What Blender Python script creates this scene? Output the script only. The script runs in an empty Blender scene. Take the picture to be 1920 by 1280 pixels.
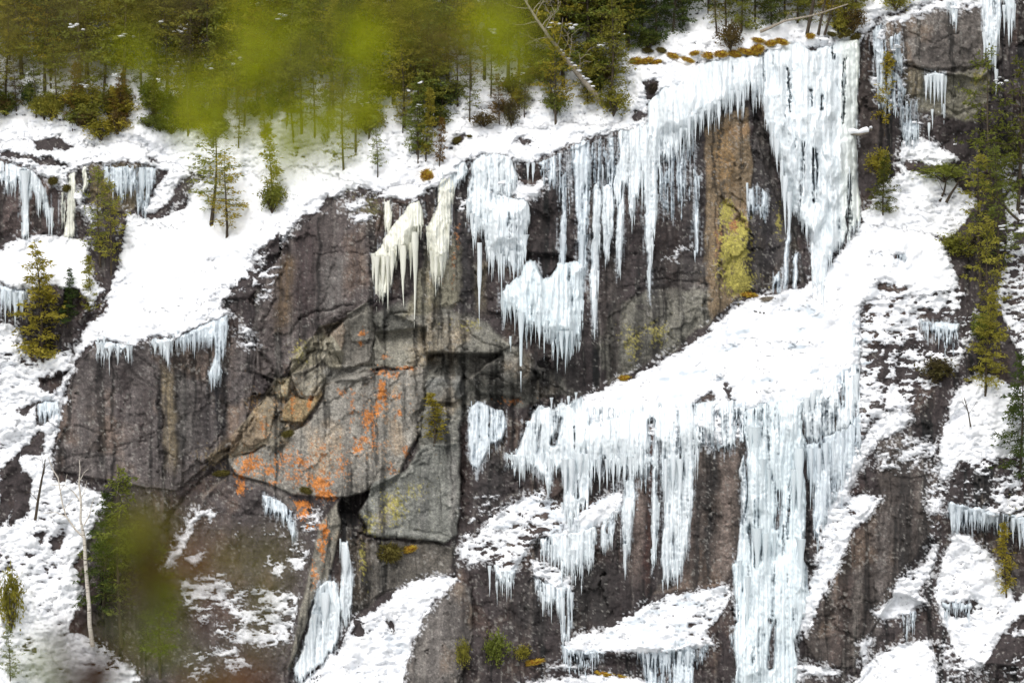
import bpy, math, random
import numpy as np
from mathutils import Vector

random.seed(7)
RNG = np.random.default_rng(7)
SC = bpy.context.scene
COL = SC.collection

# ------------------------------------------------------------------ camera, sky, sun, exposure
PXM = 30.0            # photo pixels (1920 wide) per metre on the cliff plane
DIST = 180.0          # metres from the camera to the cliff plane (y = 0)
cam = bpy.data.cameras.new('camera')
cam_o = bpy.data.objects.new('camera', cam)
COL.objects.link(cam_o)
cam_o.location = (0, -DIST, 0)
cam_o.rotation_euler = (math.radians(90), 0, 0)
cam.sensor_width = 36
cam.lens = 36 * DIST / 64.0
cam.clip_start = 0.05
cam.clip_end = 2000
cam.dof.use_dof = True
cam.dof.focus_distance = 183
cam.dof.aperture_fstop = 2.6
SC.camera = cam_o

W = bpy.data.worlds.new('World')
SC.world = W
W.use_nodes = True
nt = W.node_tree
nt.nodes.clear()
SUN_EL, SUN_ROT = math.radians(58), math.radians(200)
sky = nt.nodes.new('ShaderNodeTexSky')
sky.sky_type = 'NISHITA'
sky.sun_disc = False
sky.sun_elevation = SUN_EL
sky.sun_rotation = SUN_ROT
sky.air_density = 1.0
sky.dust_density = 5.0
hsv = nt.nodes.new('ShaderNodeHueSaturation')
hsv.inputs['Saturation'].default_value = 0.22
bg = nt.nodes.new('ShaderNodeBackground')
bg.inputs['Strength'].default_value = 0.15
wo = nt.nodes.new('ShaderNodeOutputWorld')
nt.links.new(sky.outputs[0], hsv.inputs['Color'])
nt.links.new(hsv.outputs[0], bg.inputs[0])
nt.links.new(bg.outputs[0], wo.inputs[0])

sl = bpy.data.lights.new('sun', 'SUN')
sl.energy = 1.0
sl.angle = math.radians(40)
sl.color = (1.0, 0.97, 0.93)
so = bpy.data.objects.new('sun', sl)
COL.objects.link(so)
# sky sun_rotation is measured clockwise from +Y: direction TO the sun
sd = Vector((math.sin(SUN_ROT) * math.cos(SUN_EL), math.cos(SUN_ROT) * math.cos(SUN_EL), math.sin(SUN_EL)))
so.rotation_euler = sd.to_track_quat('Z', 'Y').to_euler()

SC.view_settings.view_transform = 'Standard'
SC.view_settings.look = 'None'
SC.view_settings.gamma = 1
SC.view_settings.use_curve_mapping = False
SC.view_settings.exposure = 0.12
SC.cycles.use_denoising = True
SC.cycles.max_bounces = 9
SC.cycles.diffuse_bounces = 6
SC.cycles.glossy_bounces = 2
SC.cycles.use_adaptive_sampling = True


# ------------------------------------------------------------------ noise and polygons
def make_table(seed):
    r = np.random.default_rng(seed)
    return r.random((256, 256)).astype(np.float32)


TABLES = [make_table(100 + i) for i in range(8)]


def vnoise(x, y, seed=0):
    t = TABLES[seed % 8]
    x = x + 17.31 * seed
    y = y + 5.77 * seed
    fx = np.floor(x)
    fy = np.floor(y)
    ix = fx.astype(np.int32)
    iy = fy.astype(np.int32)
    x = (x - fx).astype(np.float32)
    y = (y - fy).astype(np.float32)
    x = x * x * x * (x * (x * 6 - 15) + 10)
    y = y * y * y * (y * (y * 6 - 15) + 10)
    x0 = ix & 255
    x1 = (ix + 1) & 255
    y0 = iy & 255
    y1 = (iy + 1) & 255
    a = t[y0, x0]
    b = t[y0, x1]
    c = t[y1, x0]
    d = t[y1, x1]
    a = a + (b - a) * x
    c = c + (d - c) * x
    return (a + (c - a) * y) * 2 - 1


def fbm(x, y, seed=0, octaves=4, gain=0.5):
    out = 0
    amp = 1.0
    tot = 0
    for i in range(octaves):
        out = out + amp * vnoise(x * 2 ** i, y * 2 ** i, seed + i)
        tot += amp * 0.6
        amp *= gain
    return out / tot


def ss(x, a, b):
    t = np.clip((x - a) / (b - a), 0, 1)
    return t * t * (3 - 2 * t)


def poly_sdf(poly, X, Y):
    """signed distance (positive inside) of points to a polygon"""
    p = np.asarray(poly, np.float32)
    q = np.roll(p, -1, axis=0)
    best = np.full(X.shape, 1e12, np.float32)
    inside = np.zeros(X.shape, bool)
    for (ax, ay), (bx, by) in zip(p, q):
        ex, ey = bx - ax, by - ay
        wx, wy = X - ax, Y - ay
        t = np.clip((wx * ex + wy * ey) / (ex * ex + ey * ey + 1e-9), 0, 1)
        dx, dy = wx - ex * t, wy - ey * t
        np.minimum(best, dx * dx + dy * dy, out=best)
        if ay != by:
            c = ((ay > Y) != (by > Y)) & (X < (bx - ax) * (Y - ay) / (by - ay) + ax)
            inside ^= c
    d = np.sqrt(best)
    return np.where(inside, d, -d)


def line_dist(pts, X, Y):
    best = np.full(X.shape, 1e12, np.float32)
    for (ax, ay), (bx, by) in zip(pts[:-1], pts[1:]):
        ex, ey = bx - ax, by - ay
        wx, wy = X - ax, Y - ay
        t = np.clip((wx * ex + wy * ey) / (ex * ex + ey * ey + 1e-9), 0, 1)
        dx, dy = wx - ex * t, wy - ey * t
        np.minimum(best, dx * dx + dy * dy, out=best)
    return np.sqrt(best)


# ------------------------------------------------------------------ tracing: slopes of the terrain
# polygon, rise (metres back per metre up), turn (metres back per metre to the right)
FOREST_EDGE = [(-1200, 255), (0, 258), (60, 243), (110, 237), (150, 258), (250, 256), (330, 298), (420, 322), (560, 300),
               (700, 340), (790, 330), (815, 280), (850, 232), (1000, 228), (1150, 222), (1172, 140), (1185, 98),
               (1290, 100), (1440, 78), (1600, 66), (1632, 20), (1680, 2), (1760, -20), (3200, -60)]
SLOPES = [
    (FOREST_EDGE + [(3200, -1300), (-1200, -1300)], 0.80, 0.0),
    ([(-1200, 455), (0, 460), (40, 442), (160, 440), (200, 540), (160, 590), (120, 545), (0, 530), (-1200, 520)], 1.0, 0.0),
    ([(235, 395), (320, 395), (420, 320), (560, 300), (700, 345), (605, 395), (545, 440), (470, 480), (490, 530), (415, 575),
      (430, 600), (350, 625), (300, 638), (180, 642), (150, 665), (165, 600), (195, 590), (205, 520)], 1.0, -0.1),
    ([(-1200, 255), (110, 237), (330, 298), (360, 320), (300, 400), (260, 395), (310, 325), (240, 303), (135, 318), (60, 315), (-1200, 300)], 1.0, 0.0),
    ([(-1200, 600), (30, 610), (60, 680), (130, 655), (150, 665), (125, 760), (95, 860), (200, 935), (170, 1010), (150, 1110),
      (190, 1200), (300, 1400), (300, 2200), (-1200, 2200)], 0.62, 0.0),
    ([(815, 280), (850, 232), (1010, 228), (1150, 225), (1205, 190), (1215, 235), (1140, 252), (1080, 265), (1010, 300), (950, 300),
      (880, 300), (850, 325), (815, 350), (770, 380), (700, 372), (720, 352), (790, 333)], 0.95, 0.0),
    ([(1150, 222), (1172, 140), (1185, 98), (1290, 100), (1300, 140), (1240, 165), (1215, 195), (1205, 235)], 0.7, 0.0),
    ([(915, 350), (985, 337), (1030, 336), (1005, 372), (960, 372), (912, 362)], 0.9, 0.0),
    ([(1085, 755), (1130, 725), (1190, 700), (1280, 650), (1390, 560), (1450, 548), (1510, 535), (1545, 500), (1590, 450),
      (1620, 410), (1640, 380), (1690, 330), (1690, 265), (1800, 270), (1830, 380), (1800, 540), (1740, 560), (1640, 560),
      (1615, 640), (1610, 700), (1570, 745), (1490, 790), (1400, 800), (1230, 800), (1120, 840), (1085, 820)], 0.78, 0.0),
    ([(1620, 570), (1800, 540), (1840, 600), (1790, 700), (1700, 770), (1640, 790), (1610, 840), (1610, 700)], 0.5, 0.0),
    ([(1830, 330), (3200, 330), (3200, 860), (1800, 880), (1770, 820), (1850, 700), (1870, 560)], 0.55, 0.0),
    ([(1790, 1000), (1860, 1040), (1890, 1110), (3200, 1100), (3200, 1240), (1840, 1250), (1790, 1215), (1755, 1110)], 0.6, 0.0),
    ([(1060, 1215), (1100, 1180), (1200, 1140), (1250, 1112), (1360, 1095), (1372, 1120), (1330, 1210), (1150, 1222)], 0.9, 0.0),
    ([(940, 1300), (1050, 1266), (1220, 1275), (1250, 1400), (940, 1400)], 0.9, 0.0),
    ([(540, 1290), (600, 1250), (640, 1210), (660, 1160), (740, 1105), (850, 1078), (835, 1115), (790, 1160), (760, 1240), (745, 1400), (540, 1400)], 0.75, 0.0),
    ([(300, 1062), (330, 1020), (360, 970), (390, 930), (440, 890), (500, 915), (560, 970), (610, 985), (590, 1100), (540, 1260),
      (520, 1400), (250, 1400)], 0.42, -0.12),
    ([(890, 1000), (985, 930), (1040, 945), (1130, 930), (1170, 922), (1110, 1000), (1000, 1010), (960, 1080), (900, 1040)], 0.6, 0.0),
    ([(1540, 960), (1620, 925), (1655, 930), (1600, 990), (1540, 1120), (1505, 1190), (1520, 1100)], 0.6, 0.0),
    ([(1600, 1290), (1680, 1205), (1745, 1200), (1755, 1300), (1600, 1400)], 0.8, 0.0),
    # overhanging faces
    ([(140, 680), (180, 645), (300, 640), (400, 610), (400, 700), (300, 730), (160, 740)], -0.22, 0.0),
    ([(560, 590), (700, 560), (700, 620), (620, 650), (560, 640)], -0.25, 0.0),
    ([(1180, 640), (1340, 590), (1390, 540), (1390, 570), (1280, 650), (1190, 695), (1120, 720), (1060, 740), (980, 730), (1000, 660)], -0.35, 0.0),
    ([(870, 660), (960, 690), (1050, 720), (1000, 745), (900, 740), (870, 700)], -0.5, 0.0),
    ([(1400, 165), (1440, 240), (1480, 380), (1500, 470), (1480, 540), (1430, 520), (1410, 400), (1410, 260)], 0.1, 0.28),
    ([(1150, 1225), (1330, 1215), (1320, 1260), (1160, 1255)], -0.3, 0.0),
    # faces that turn away
    ([(540, 400), (600, 400), (590, 620), (480, 860), (430, 840), (470, 660)], 0.1, -0.25),
    ([(640, 930), (770, 830), (800, 690), (860, 760), (860, 1000), (680, 1010)], 0.08, 0.22),
]
CUU = np.arange(-1000, 2921, 4.0, dtype=np.float32)
CVV = np.arange(-1000, 2001, 4.0, dtype=np.float32)
cU, cV = np.meshgrid(CUU, CVV)
w1 = fbm(cU / 60, cV / 60, 1, 3) * 10
w2 = fbm(cU / 60, cV / 60, 4, 3) * 10
A = np.full(cU.shape, 0.10, np.float32)
B = np.zeros(cU.shape, np.float32)
for poly, a, b in SLOPES:
    s = poly_sdf(poly, cU + w1, cV + w2)
    m = ss(s, -5, 5)
    A = A * (1 - m) + a * m
    B = B * (1 - m) + b * m
# d(depth)/du (right) and d(depth)/dv (down) in metres per grid step
gu = B * 4 / PXM
gv = -A * 4 / PXM
div = np.zeros_like(A)
div[:, 1:] += (gu[:, 1:] + gu[:, :-1]) / 2
div[:, 0] += gu[:, 0]
div[:, :-1] -= (gu[:, 1:] + gu[:, :-1]) / 2
div[:, -1] -= gu[:, -1]
div[1:, :] += (gv[1:, :] + gv[:-1, :]) / 2
div[:-1, :] -= (gv[1:, :] + gv[:-1, :]) / 2
div = -div
gx = (gu[:, 1:] + gu[:, :-1]) / 2
gy = (gv[1:, :] + gv[:-1, :]) / 2
rhs = np.zeros_like(A)
rhs[:, :-1] += gx
rhs[:, 1:] -= gx
rhs[:-1, :] += gy
rhs[1:, :] -= gy
ny_, nx_ = rhs.shape
mir = np.concatenate([np.concatenate([rhs, rhs[:, ::-1]], 1), np.concatenate([rhs[::-1], rhs[::-1, ::-1]], 1)], 0)
F = np.fft.rfft2(mir)
kx = 2 * np.cos(2 * np.pi * np.arange(F.shape[1]) / mir.shape[1]) - 2
ky = 2 * np.cos(2 * np.pi * np.arange(F.shape[0]) / mir.shape[0]) - 2
lam = kx[None, :] + ky[:, None]
lam -= 2.0e-7
F = F / lam
F[0, 0] = 0
BASE = np.fft.irfft2(F, s=mir.shape)[:ny_, :nx_].astype(np.float32)
i0 = int((640 + 1000) / 4)
j0 = int((960 + 1000) / 4)
BASE -= BASE[i0, j0]


def bil(F_, u, v):
    x = np.clip((np.asarray(u, np.float32) + 1000) / 4, 0, nx_ - 1.001)
    y = np.clip((np.asarray(v, np.float32) + 1000) / 4, 0, ny_ - 1.001)
    ix = x.astype(np.int32)
    iy = y.astype(np.int32)
    fx = x - ix
    fy = y - iy
    return (F_[iy, ix] * (1 - fx) + F_[iy, ix + 1] * fx) * (1 - fy) + (F_[iy + 1, ix] * (1 - fx) + F_[iy + 1, ix + 1] * fx) * fy


def P(u, v, d):
    """cliff pixel + distance behind the cliff plane -> world point(s)"""
    k = (DIST + d) / DIST
    return (u - 960) / PXM * k, d, (640 - v) / PXM * k


# ------------------------------------------------------------------ fine grid
def axis(lo, hi, step, far_lo, far_hi):
    mid = np.arange(lo, hi + 0.1, step)
    a, s, out = lo, step, []
    while a > far_lo:
        s *= 1.22
        a -= s
        out.append(a)
    b, s, out2 = mid[-1], step, []
    while b < far_hi:
        s *= 1.22
        b += s
        out2.append(b)
    return np.array(out[::-1] + list(mid) + out2, np.float32)


UU = axis(-70, 1990, 2.0, -900, 2820)
VV = axis(-40, 1330, 2.0, -900, 1900)
U, V = np.meshgrid(UU, VV)
NY, NX = U.shape
INF = -999.0


def box_slice(poly, pad):
    p = np.asarray(poly)
    i0 = max(0, np.searchsorted(UU, p[:, 0].min() - pad) - 1)
    i1 = min(NX, np.searchsorted(UU, p[:, 0].max() + pad) + 1)
    j0 = max(0, np.searchsorted(VV, p[:, 1].min() - pad) - 1)
    j1 = min(NY, np.searchsorted(VV, p[:, 1].max() + pad) + 1)
    return slice(j0, j1), slice(i0, i1)


n_a = fbm(U / 26, V / 26, 0, 4)
n_b = fbm(U / 26, V / 26, 5, 4)
RU = U + n_a * 5          # wobbled coordinates for rock outlines
RV = V + n_b * 5
n_c = fbm(U / 15, V / 11, 2, 4, 0.6)
n_d = fbm(U / 15, V / 11, 6, 4, 0.6)
n_e = fbm(U / 3.6, V / 3.2, 1, 2)
n_f = fbm(U / 3.6, V / 3.2, 4, 2)
SU = U + n_c * 5 + n_e * 2.0          # for snow outlines
SV = V + n_d * 5 + n_f * 2.0
# facets: tilted cells
def facets(scale_u, scale_v, seed, tilt):
    t1, t2, t3, t4 = TABLES[seed % 8], TABLES[(seed + 1) % 8], TABLES[(seed + 2) % 8], TABLES[(seed + 3) % 8]
    x = (U + 0.45 * V) / scale_u + n_a * 0.25
    y = (V) / scale_v + n_b * 0.25
    ix = np.floor(x).astype(np.int32)
    iy = np.floor(y).astype(np.int32)
    b1 = np.full(U.shape, 9.0, np.float32)
    b2 = np.full(U.shape, 9.0, np.float32)
    val = np.zeros(U.shape, np.float32)
    for dj in (-1, 0, 1):
        for di in (-1, 0, 1):
            a = (iy + dj) & 255
            b = (ix + di) & 255
            px = ix + di + t1[a, b]
            py = iy + dj + t2[a, b]
            d = (x - px) ** 2 + (y - py) ** 2
            f = (t3[a, b] - 0.5) + tilt * ((x - px) * (t4[a, b] - 0.5) * 2 + (y - py) * (t1[b, a] - 0.5) * 2)
            closer = d < b1
            b2 = np.where(closer, b1, np.minimum(b2, d))
            val = np.where(closer, f, val)
            b1 = np.where(closer, d, b1)
    edge = np.sqrt(b2) - np.sqrt(b1)
    return val, edge


fac1, edg1 = facets(70, 95, 0, 0.8)
fac2, edg2 = facets(26, 34, 3, 0.9)

# ------------------------------------------------------------------ rock: regions (colour, relief, and the pieces that can be picked apart)
# name, label, polygon, albedo, step out (m, + towards the viewer), roughness weight, part of its own?
DK = (0.064, 0.051, 0.051)
GY = (0.215, 0.205, 0.190)
TN = (0.235, 0.215, 0.170)
REGIONS = [
    ('rock_wall', None, [(425, 868), (500, 730), (560, 650), (600, 600), (700, 575), (705, 690), (620, 725), (560, 800), (490, 862)], (0.29, 0.25, 0.195), 0.0, 0.7, False),
    ('rock_wall', None, [(700, 585), (790, 560), (900, 600), (970, 650), (1050, 715), (1000, 760), (880, 760), (866, 830), (780, 845), (800, 690), (700, 640)], (0.235, 0.23, 0.20), 0.0, 0.6, False),
    ('rock_wall', None, [(380, 930), (430, 885), (520, 915), (600, 970), (560, 1000), (480, 960), (420, 975)], (0.20, 0.18, 0.165), 0.1, 0.5, False),
    ('rock_wall', None, [(600, 1090), (570, 1180), (545, 1260), (520, 1260), (560, 1150), (585, 1080)], (0.26, 0.25, 0.20), 0.1, 0.3, False),
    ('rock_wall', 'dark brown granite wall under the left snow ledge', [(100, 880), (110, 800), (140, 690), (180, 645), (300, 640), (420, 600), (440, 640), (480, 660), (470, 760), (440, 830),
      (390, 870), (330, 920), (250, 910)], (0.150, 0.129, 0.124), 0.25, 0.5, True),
    ('rock_wall', 'purplish brown buttress left of the yellowish icicles', [(545, 440), (605, 395), (640, 372), (720, 380), (700, 480), (700, 560), (640, 600), (600, 610), (580, 640), (530, 720), (480, 700),
      (485, 600), (500, 520)], (0.135, 0.112, 0.106), 0.35, 0.5, True),
    ('rock_wall', 'golden brown slab with a yellow lichen stain', [(1320, 240), (1350, 215), (1400, 200), (1412, 300), (1410, 390), (1400, 440), (1405, 545), (1360, 580), (1330, 600), (1318, 500), (1325, 380)],
     (0.25, 0.185, 0.115), 0.15, 0.3, True),
    ('rock_wall', 'grey green wall between the ice bulge and the snow ramp', [(1150, 570), (1230, 540), (1330, 540), (1330, 600), (1270, 650), (1190, 695), (1140, 715), (1120, 650)], (0.26, 0.25, 0.21), 0.0, 0.5, False),
    ('rock_block', 'big grey block streaked with orange lichen', [(612, 722), (650, 706), (715, 696), (797, 688), (799, 740), (786, 815), (766, 842), (748, 888), (700, 916), (648, 934), (600, 932), (545, 925), (500, 905),
      (440, 888), (426, 860), (470, 852), (540, 812), (578, 792), (606, 748)], (0.345, 0.325, 0.285), 0.38, 0.4, True),
    ('rock_block', 'pale grey block under the small roof', [(700, 625), (805, 612), (800, 690), (720, 688), (650, 704), (690, 680)], (0.32, 0.305, 0.25), 0.15, 0.4, True),
    ('rock_block', None, [(640, 600), (700, 580), (700, 660), (690, 682), (645, 690), (620, 640)], (0.27, 0.25, 0.215), 0.40, 0.4, True),
    ('rock_block', None, [(570, 640), (600, 620), (625, 640), (605, 680), (570, 700), (545, 702), (548, 670)], (0.36, 0.325, 0.235), 0.35, 0.4, True),
    ('rock_block', None, [(545, 702), (600, 680), (615, 660), (625, 690), (600, 720), (580, 750), (560, 745)], (0.38, 0.345, 0.28), 0.3, 0.4, True),
    ('rock_block', None, [(515, 710), (545, 704), (540, 745), (520, 748), (512, 730)], (0.36, 0.31, 0.20), 0.4, 0.3, True),
    ('rock_block', 'ochre slab pointing down in the fractured corner', [(530, 770), (545, 745), (585, 750), (600, 725), (605, 740), (570, 790), (525, 790)], (0.36, 0.275, 0.15), 0.4, 0.3, True),
    ('rock_block', None, [(600, 700), (620, 680), (690, 688), (690, 712), (612, 718)], (0.30, 0.285, 0.25), 0.25, 0.4, True),
    ('rock_block', None, [(620, 625), (640, 600), (650, 620), (640, 658), (618, 660)], (0.31, 0.25, 0.19), 0.5, 0.3, True),
    ('rock_block', None, [(430, 820), (500, 740), (520, 760), (500, 830), (470, 850), (430, 860)], (0.34, 0.285, 0.20), 0.25, 0.7, True),
    ('rock_block', None, [(605, 640), (622, 626), (645, 660), (640, 690), (615, 690), (600, 672)], (0.36, 0.33, 0.25), 0.3, 0.3, True),
    ('rock_block', None, [(575, 700), (600, 685), (612, 712), (596, 742), (570, 745), (560, 728)], (0.37, 0.34, 0.27), 0.3, 0.3, True),
    ('rock_block', None, [(455, 800), (478, 772), (500, 780), (498, 822), (470, 842), (452, 832)], (0.36, 0.28, 0.19), 0.3, 0.4, True),
    ('rock_block', None, [(500, 815), (522, 790), (545, 800), (540, 830), (510, 845)], (0.31, 0.28, 0.22), 0.25, 0.4, True),
    ('rock_block', None, [(385, 860), (420, 822), (452, 812), (440, 842), (405, 870)], (0.24, 0.195, 0.14), 0.35, 0.4, True),
    ('rock_block', None, [(650, 588), (690, 566), (702, 590), (690, 640), (660, 640)], (0.25, 0.235, 0.20), 0.3, 0.4, True),
    ('rock_block', 'ridged grey block inside the recess', [(798, 715), (835, 702), (868, 705), (872, 742), (850, 756), (800, 752)], (0.26, 0.26, 0.24), 0.35, 0.5, True),
    ('rock_block', 'pale grey block with the green sapling in front', [(800, 760), (840, 762), (866, 770), (864, 830), (835, 838), (795, 832), (785, 800)], (0.30, 0.295, 0.26), 0.25, 0.5, True),
    ('rock_wall', 'olive grey lintel above the dark recess', [(738, 590), (790, 588), (860, 595), (930, 625), (960, 650), (935, 662), (870, 662), (800, 658), (800, 618)], (0.27, 0.26, 0.22), 0.5, 0.5, True),
    ('rock_wall', 'olive grey wall under the yellowish ice column', [(770, 560), (800, 460), (830, 420), (860, 440), (870, 520), (865, 570), (800, 585), (750, 600)], (0.30, 0.28, 0.205), 0.1, 0.5, False),
    ('rock_block', 'grey green slab with yellow lichen beside the dark gully', [(700, 905), (760, 880), (790, 835), (840, 830), (866, 830), (862, 920), (858, 1000), (830, 1018), (760, 1010), (690, 1005),
      (676, 960)], (0.28, 0.285, 0.255), 0.35, 0.4, True),
    ('rock_wall', None, [(880, 660), (960, 670), (1040, 700), (1090, 740), (1000, 745), (930, 735), (880, 720)], (0.20, 0.19, 0.165), 0.2, 0.9, False),
    ('rock_wall', 'snow dusted dark pyramid of rock', [(300, 1065), (330, 1020), (385, 930), (430, 892), (500, 915), (560, 965), (625, 985), (600, 1090), (545, 1250), (540, 1400), (230, 1400)], (0.105, 0.088, 0.086), 0.3, 0.5, True),
    ('rock_wall', 'pale lichened rib on the right of the pyramid', [(600, 985), (632, 940), (640, 985), (615, 1090), (585, 1130), (565, 1200), (540, 1260), (575, 1090)], (0.31, 0.29, 0.24), 0.55, 0.3, True),
    ('rock_wall', None, [(650, 1010), (740, 1015), (855, 1020), (840, 1075), (740, 1105), (660, 1150)], (0.16, 0.145, 0.125), 0.0, 0.6, False),
    ('rock_wall', 'streaked grey rib below the snow gully', [(850, 1090), (885, 1100), (885, 1190), (860, 1290), (750, 1400), (750, 1280), (775, 1200), (790, 1160)], (0.155, 0.14, 0.13), 0.45, 0.4, True),
    ('rock_wall', 'brown fluted wall between the lower icefalls', [(1305, 810), (1395, 800), (1398, 930), (1385, 1040), (1360, 1095), (1250, 1110), (1220, 1115), (1290, 1040)], (0.145, 0.117, 0.102), 0.1, 0.3, True),
    ('rock_wall', 'brown speckled wall right of the tallest icefall', [(1640, 830), (1690, 820), (1750, 850), (1760, 900), (1745, 1000), (1690, 1080), (1660, 1140), (1600, 1250), (1540, 1250), (1505, 1200), (1545, 1120),
      (1600, 1000), (1650, 930)], (0.118, 0.098, 0.088), 0.2, 0.5, True),
    ('rock_wall', 'grey brown upper right bluff', [(1650, 40), (1700, 20), (1760, 10), (1870, 20), (1880, 110), (1840, 150), (1750, 135), (1690, 120), (1640, 100)], (0.17, 0.15, 0.135), 0.35, 0.5, True),
    ('rock_wall', None, [(1690, 125), (1770, 140), (1860, 130), (1850, 190), (1830, 230), (1740, 215), (1700, 200)], (0.26, 0.245, 0.19), 0.0, 0.6, False),
    ('rock_wall', None, [(1605, 70), (1630, 30), (1650, 110), (1660, 250), (1640, 330), (1615, 330), (1606, 200)], (0.105, 0.083, 0.075), 0.1, 0.5, False),
    ('rock_wall', None, [(0, 305), (140, 320), (150, 420), (60, 440), (-80, 450), (-80, 300)], (0.14, 0.105, 0.098), 0.0, 0.5, False),
    ('rock_wall', None, [(165, 305), (290, 312), (275, 380), (240, 395), (170, 390)], (0.19, 0.155, 0.10), 0.0, 0.5, False),
    ('rock_block', None, [(1250, 480), (1330, 490), (1330, 545), (1240, 535)], (0.14, 0.125, 0.115), 0.1, 0.5, False),
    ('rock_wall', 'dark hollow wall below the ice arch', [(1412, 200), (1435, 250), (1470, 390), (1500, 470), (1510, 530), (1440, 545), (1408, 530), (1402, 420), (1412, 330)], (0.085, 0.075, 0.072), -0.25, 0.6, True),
]
# recesses: polygon, depth at the top (m), fading to the bottom edge
RECESS = [
    ([(798, 660), (870, 660), (940, 664), (905, 690), (880, 715), (850, 712), (800, 705)], 1.7),
    ([(700, 622), (803, 612), (798, 650), (720, 660)], 1.1),
    ([(640, 935), (690, 918), (700, 905), (675, 960), (690, 1000), (640, 985), (632, 950)], 1.8),
    ([(870, 700), (900, 735), (980, 745), (960, 770), (880, 790), (850, 745)], 0.8),
    ([(640, 690), (700, 682), (690, 705), (612, 718)], 0.35),
    ([(600, 612), (650, 598), (612, 640), (580, 640)], 0.5),
    ([(120, 540), (150, 545), (160, 580), (140, 600), (115, 590)], 1.0),
    ([(1400, 170), (1425, 190), (1450, 290), (1500, 470), (1490, 480), (1440, 330), (1410, 230)], 0.6),
    ([(905, 430), (925, 465), (915, 500), (895, 470)], 0.6),
    ([(985, 470), (1050, 475), (1080, 490), (1010, 505), (985, 490)], 0.6),
    ([(480, 640), (530, 720), (545, 700), (560, 660), (520, 740), (490, 720)], 0.4),
    ([(1270, 100), (1300, 118), (1290, 125), (1265, 118)], 0.3),
    ([(1680, 1110), (1740, 1130), (1750, 1195), (1690, 1200), (1650, 1160)], 0.7),
    ([(1790, 960), (1900, 970), (1920, 1010), (1900, 1060), (1860, 1020), (1800, 1000)], 0.8),
    ([(1740, 1005), (1760, 1010), (1745, 1060), (1735, 1050)], 0.4),
    ([(1020, 1005), (1040, 1010), (1040, 1040), (990, 1050), (1000, 1020)], 0.6),
    ([(75, 712), (135, 690), (110, 733), (85, 733)], 0.7),
    ([(1060, 1222), (1200, 1228), (1300, 1220), (1300, 1255), (1080, 1250)], 0.7),
]
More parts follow.
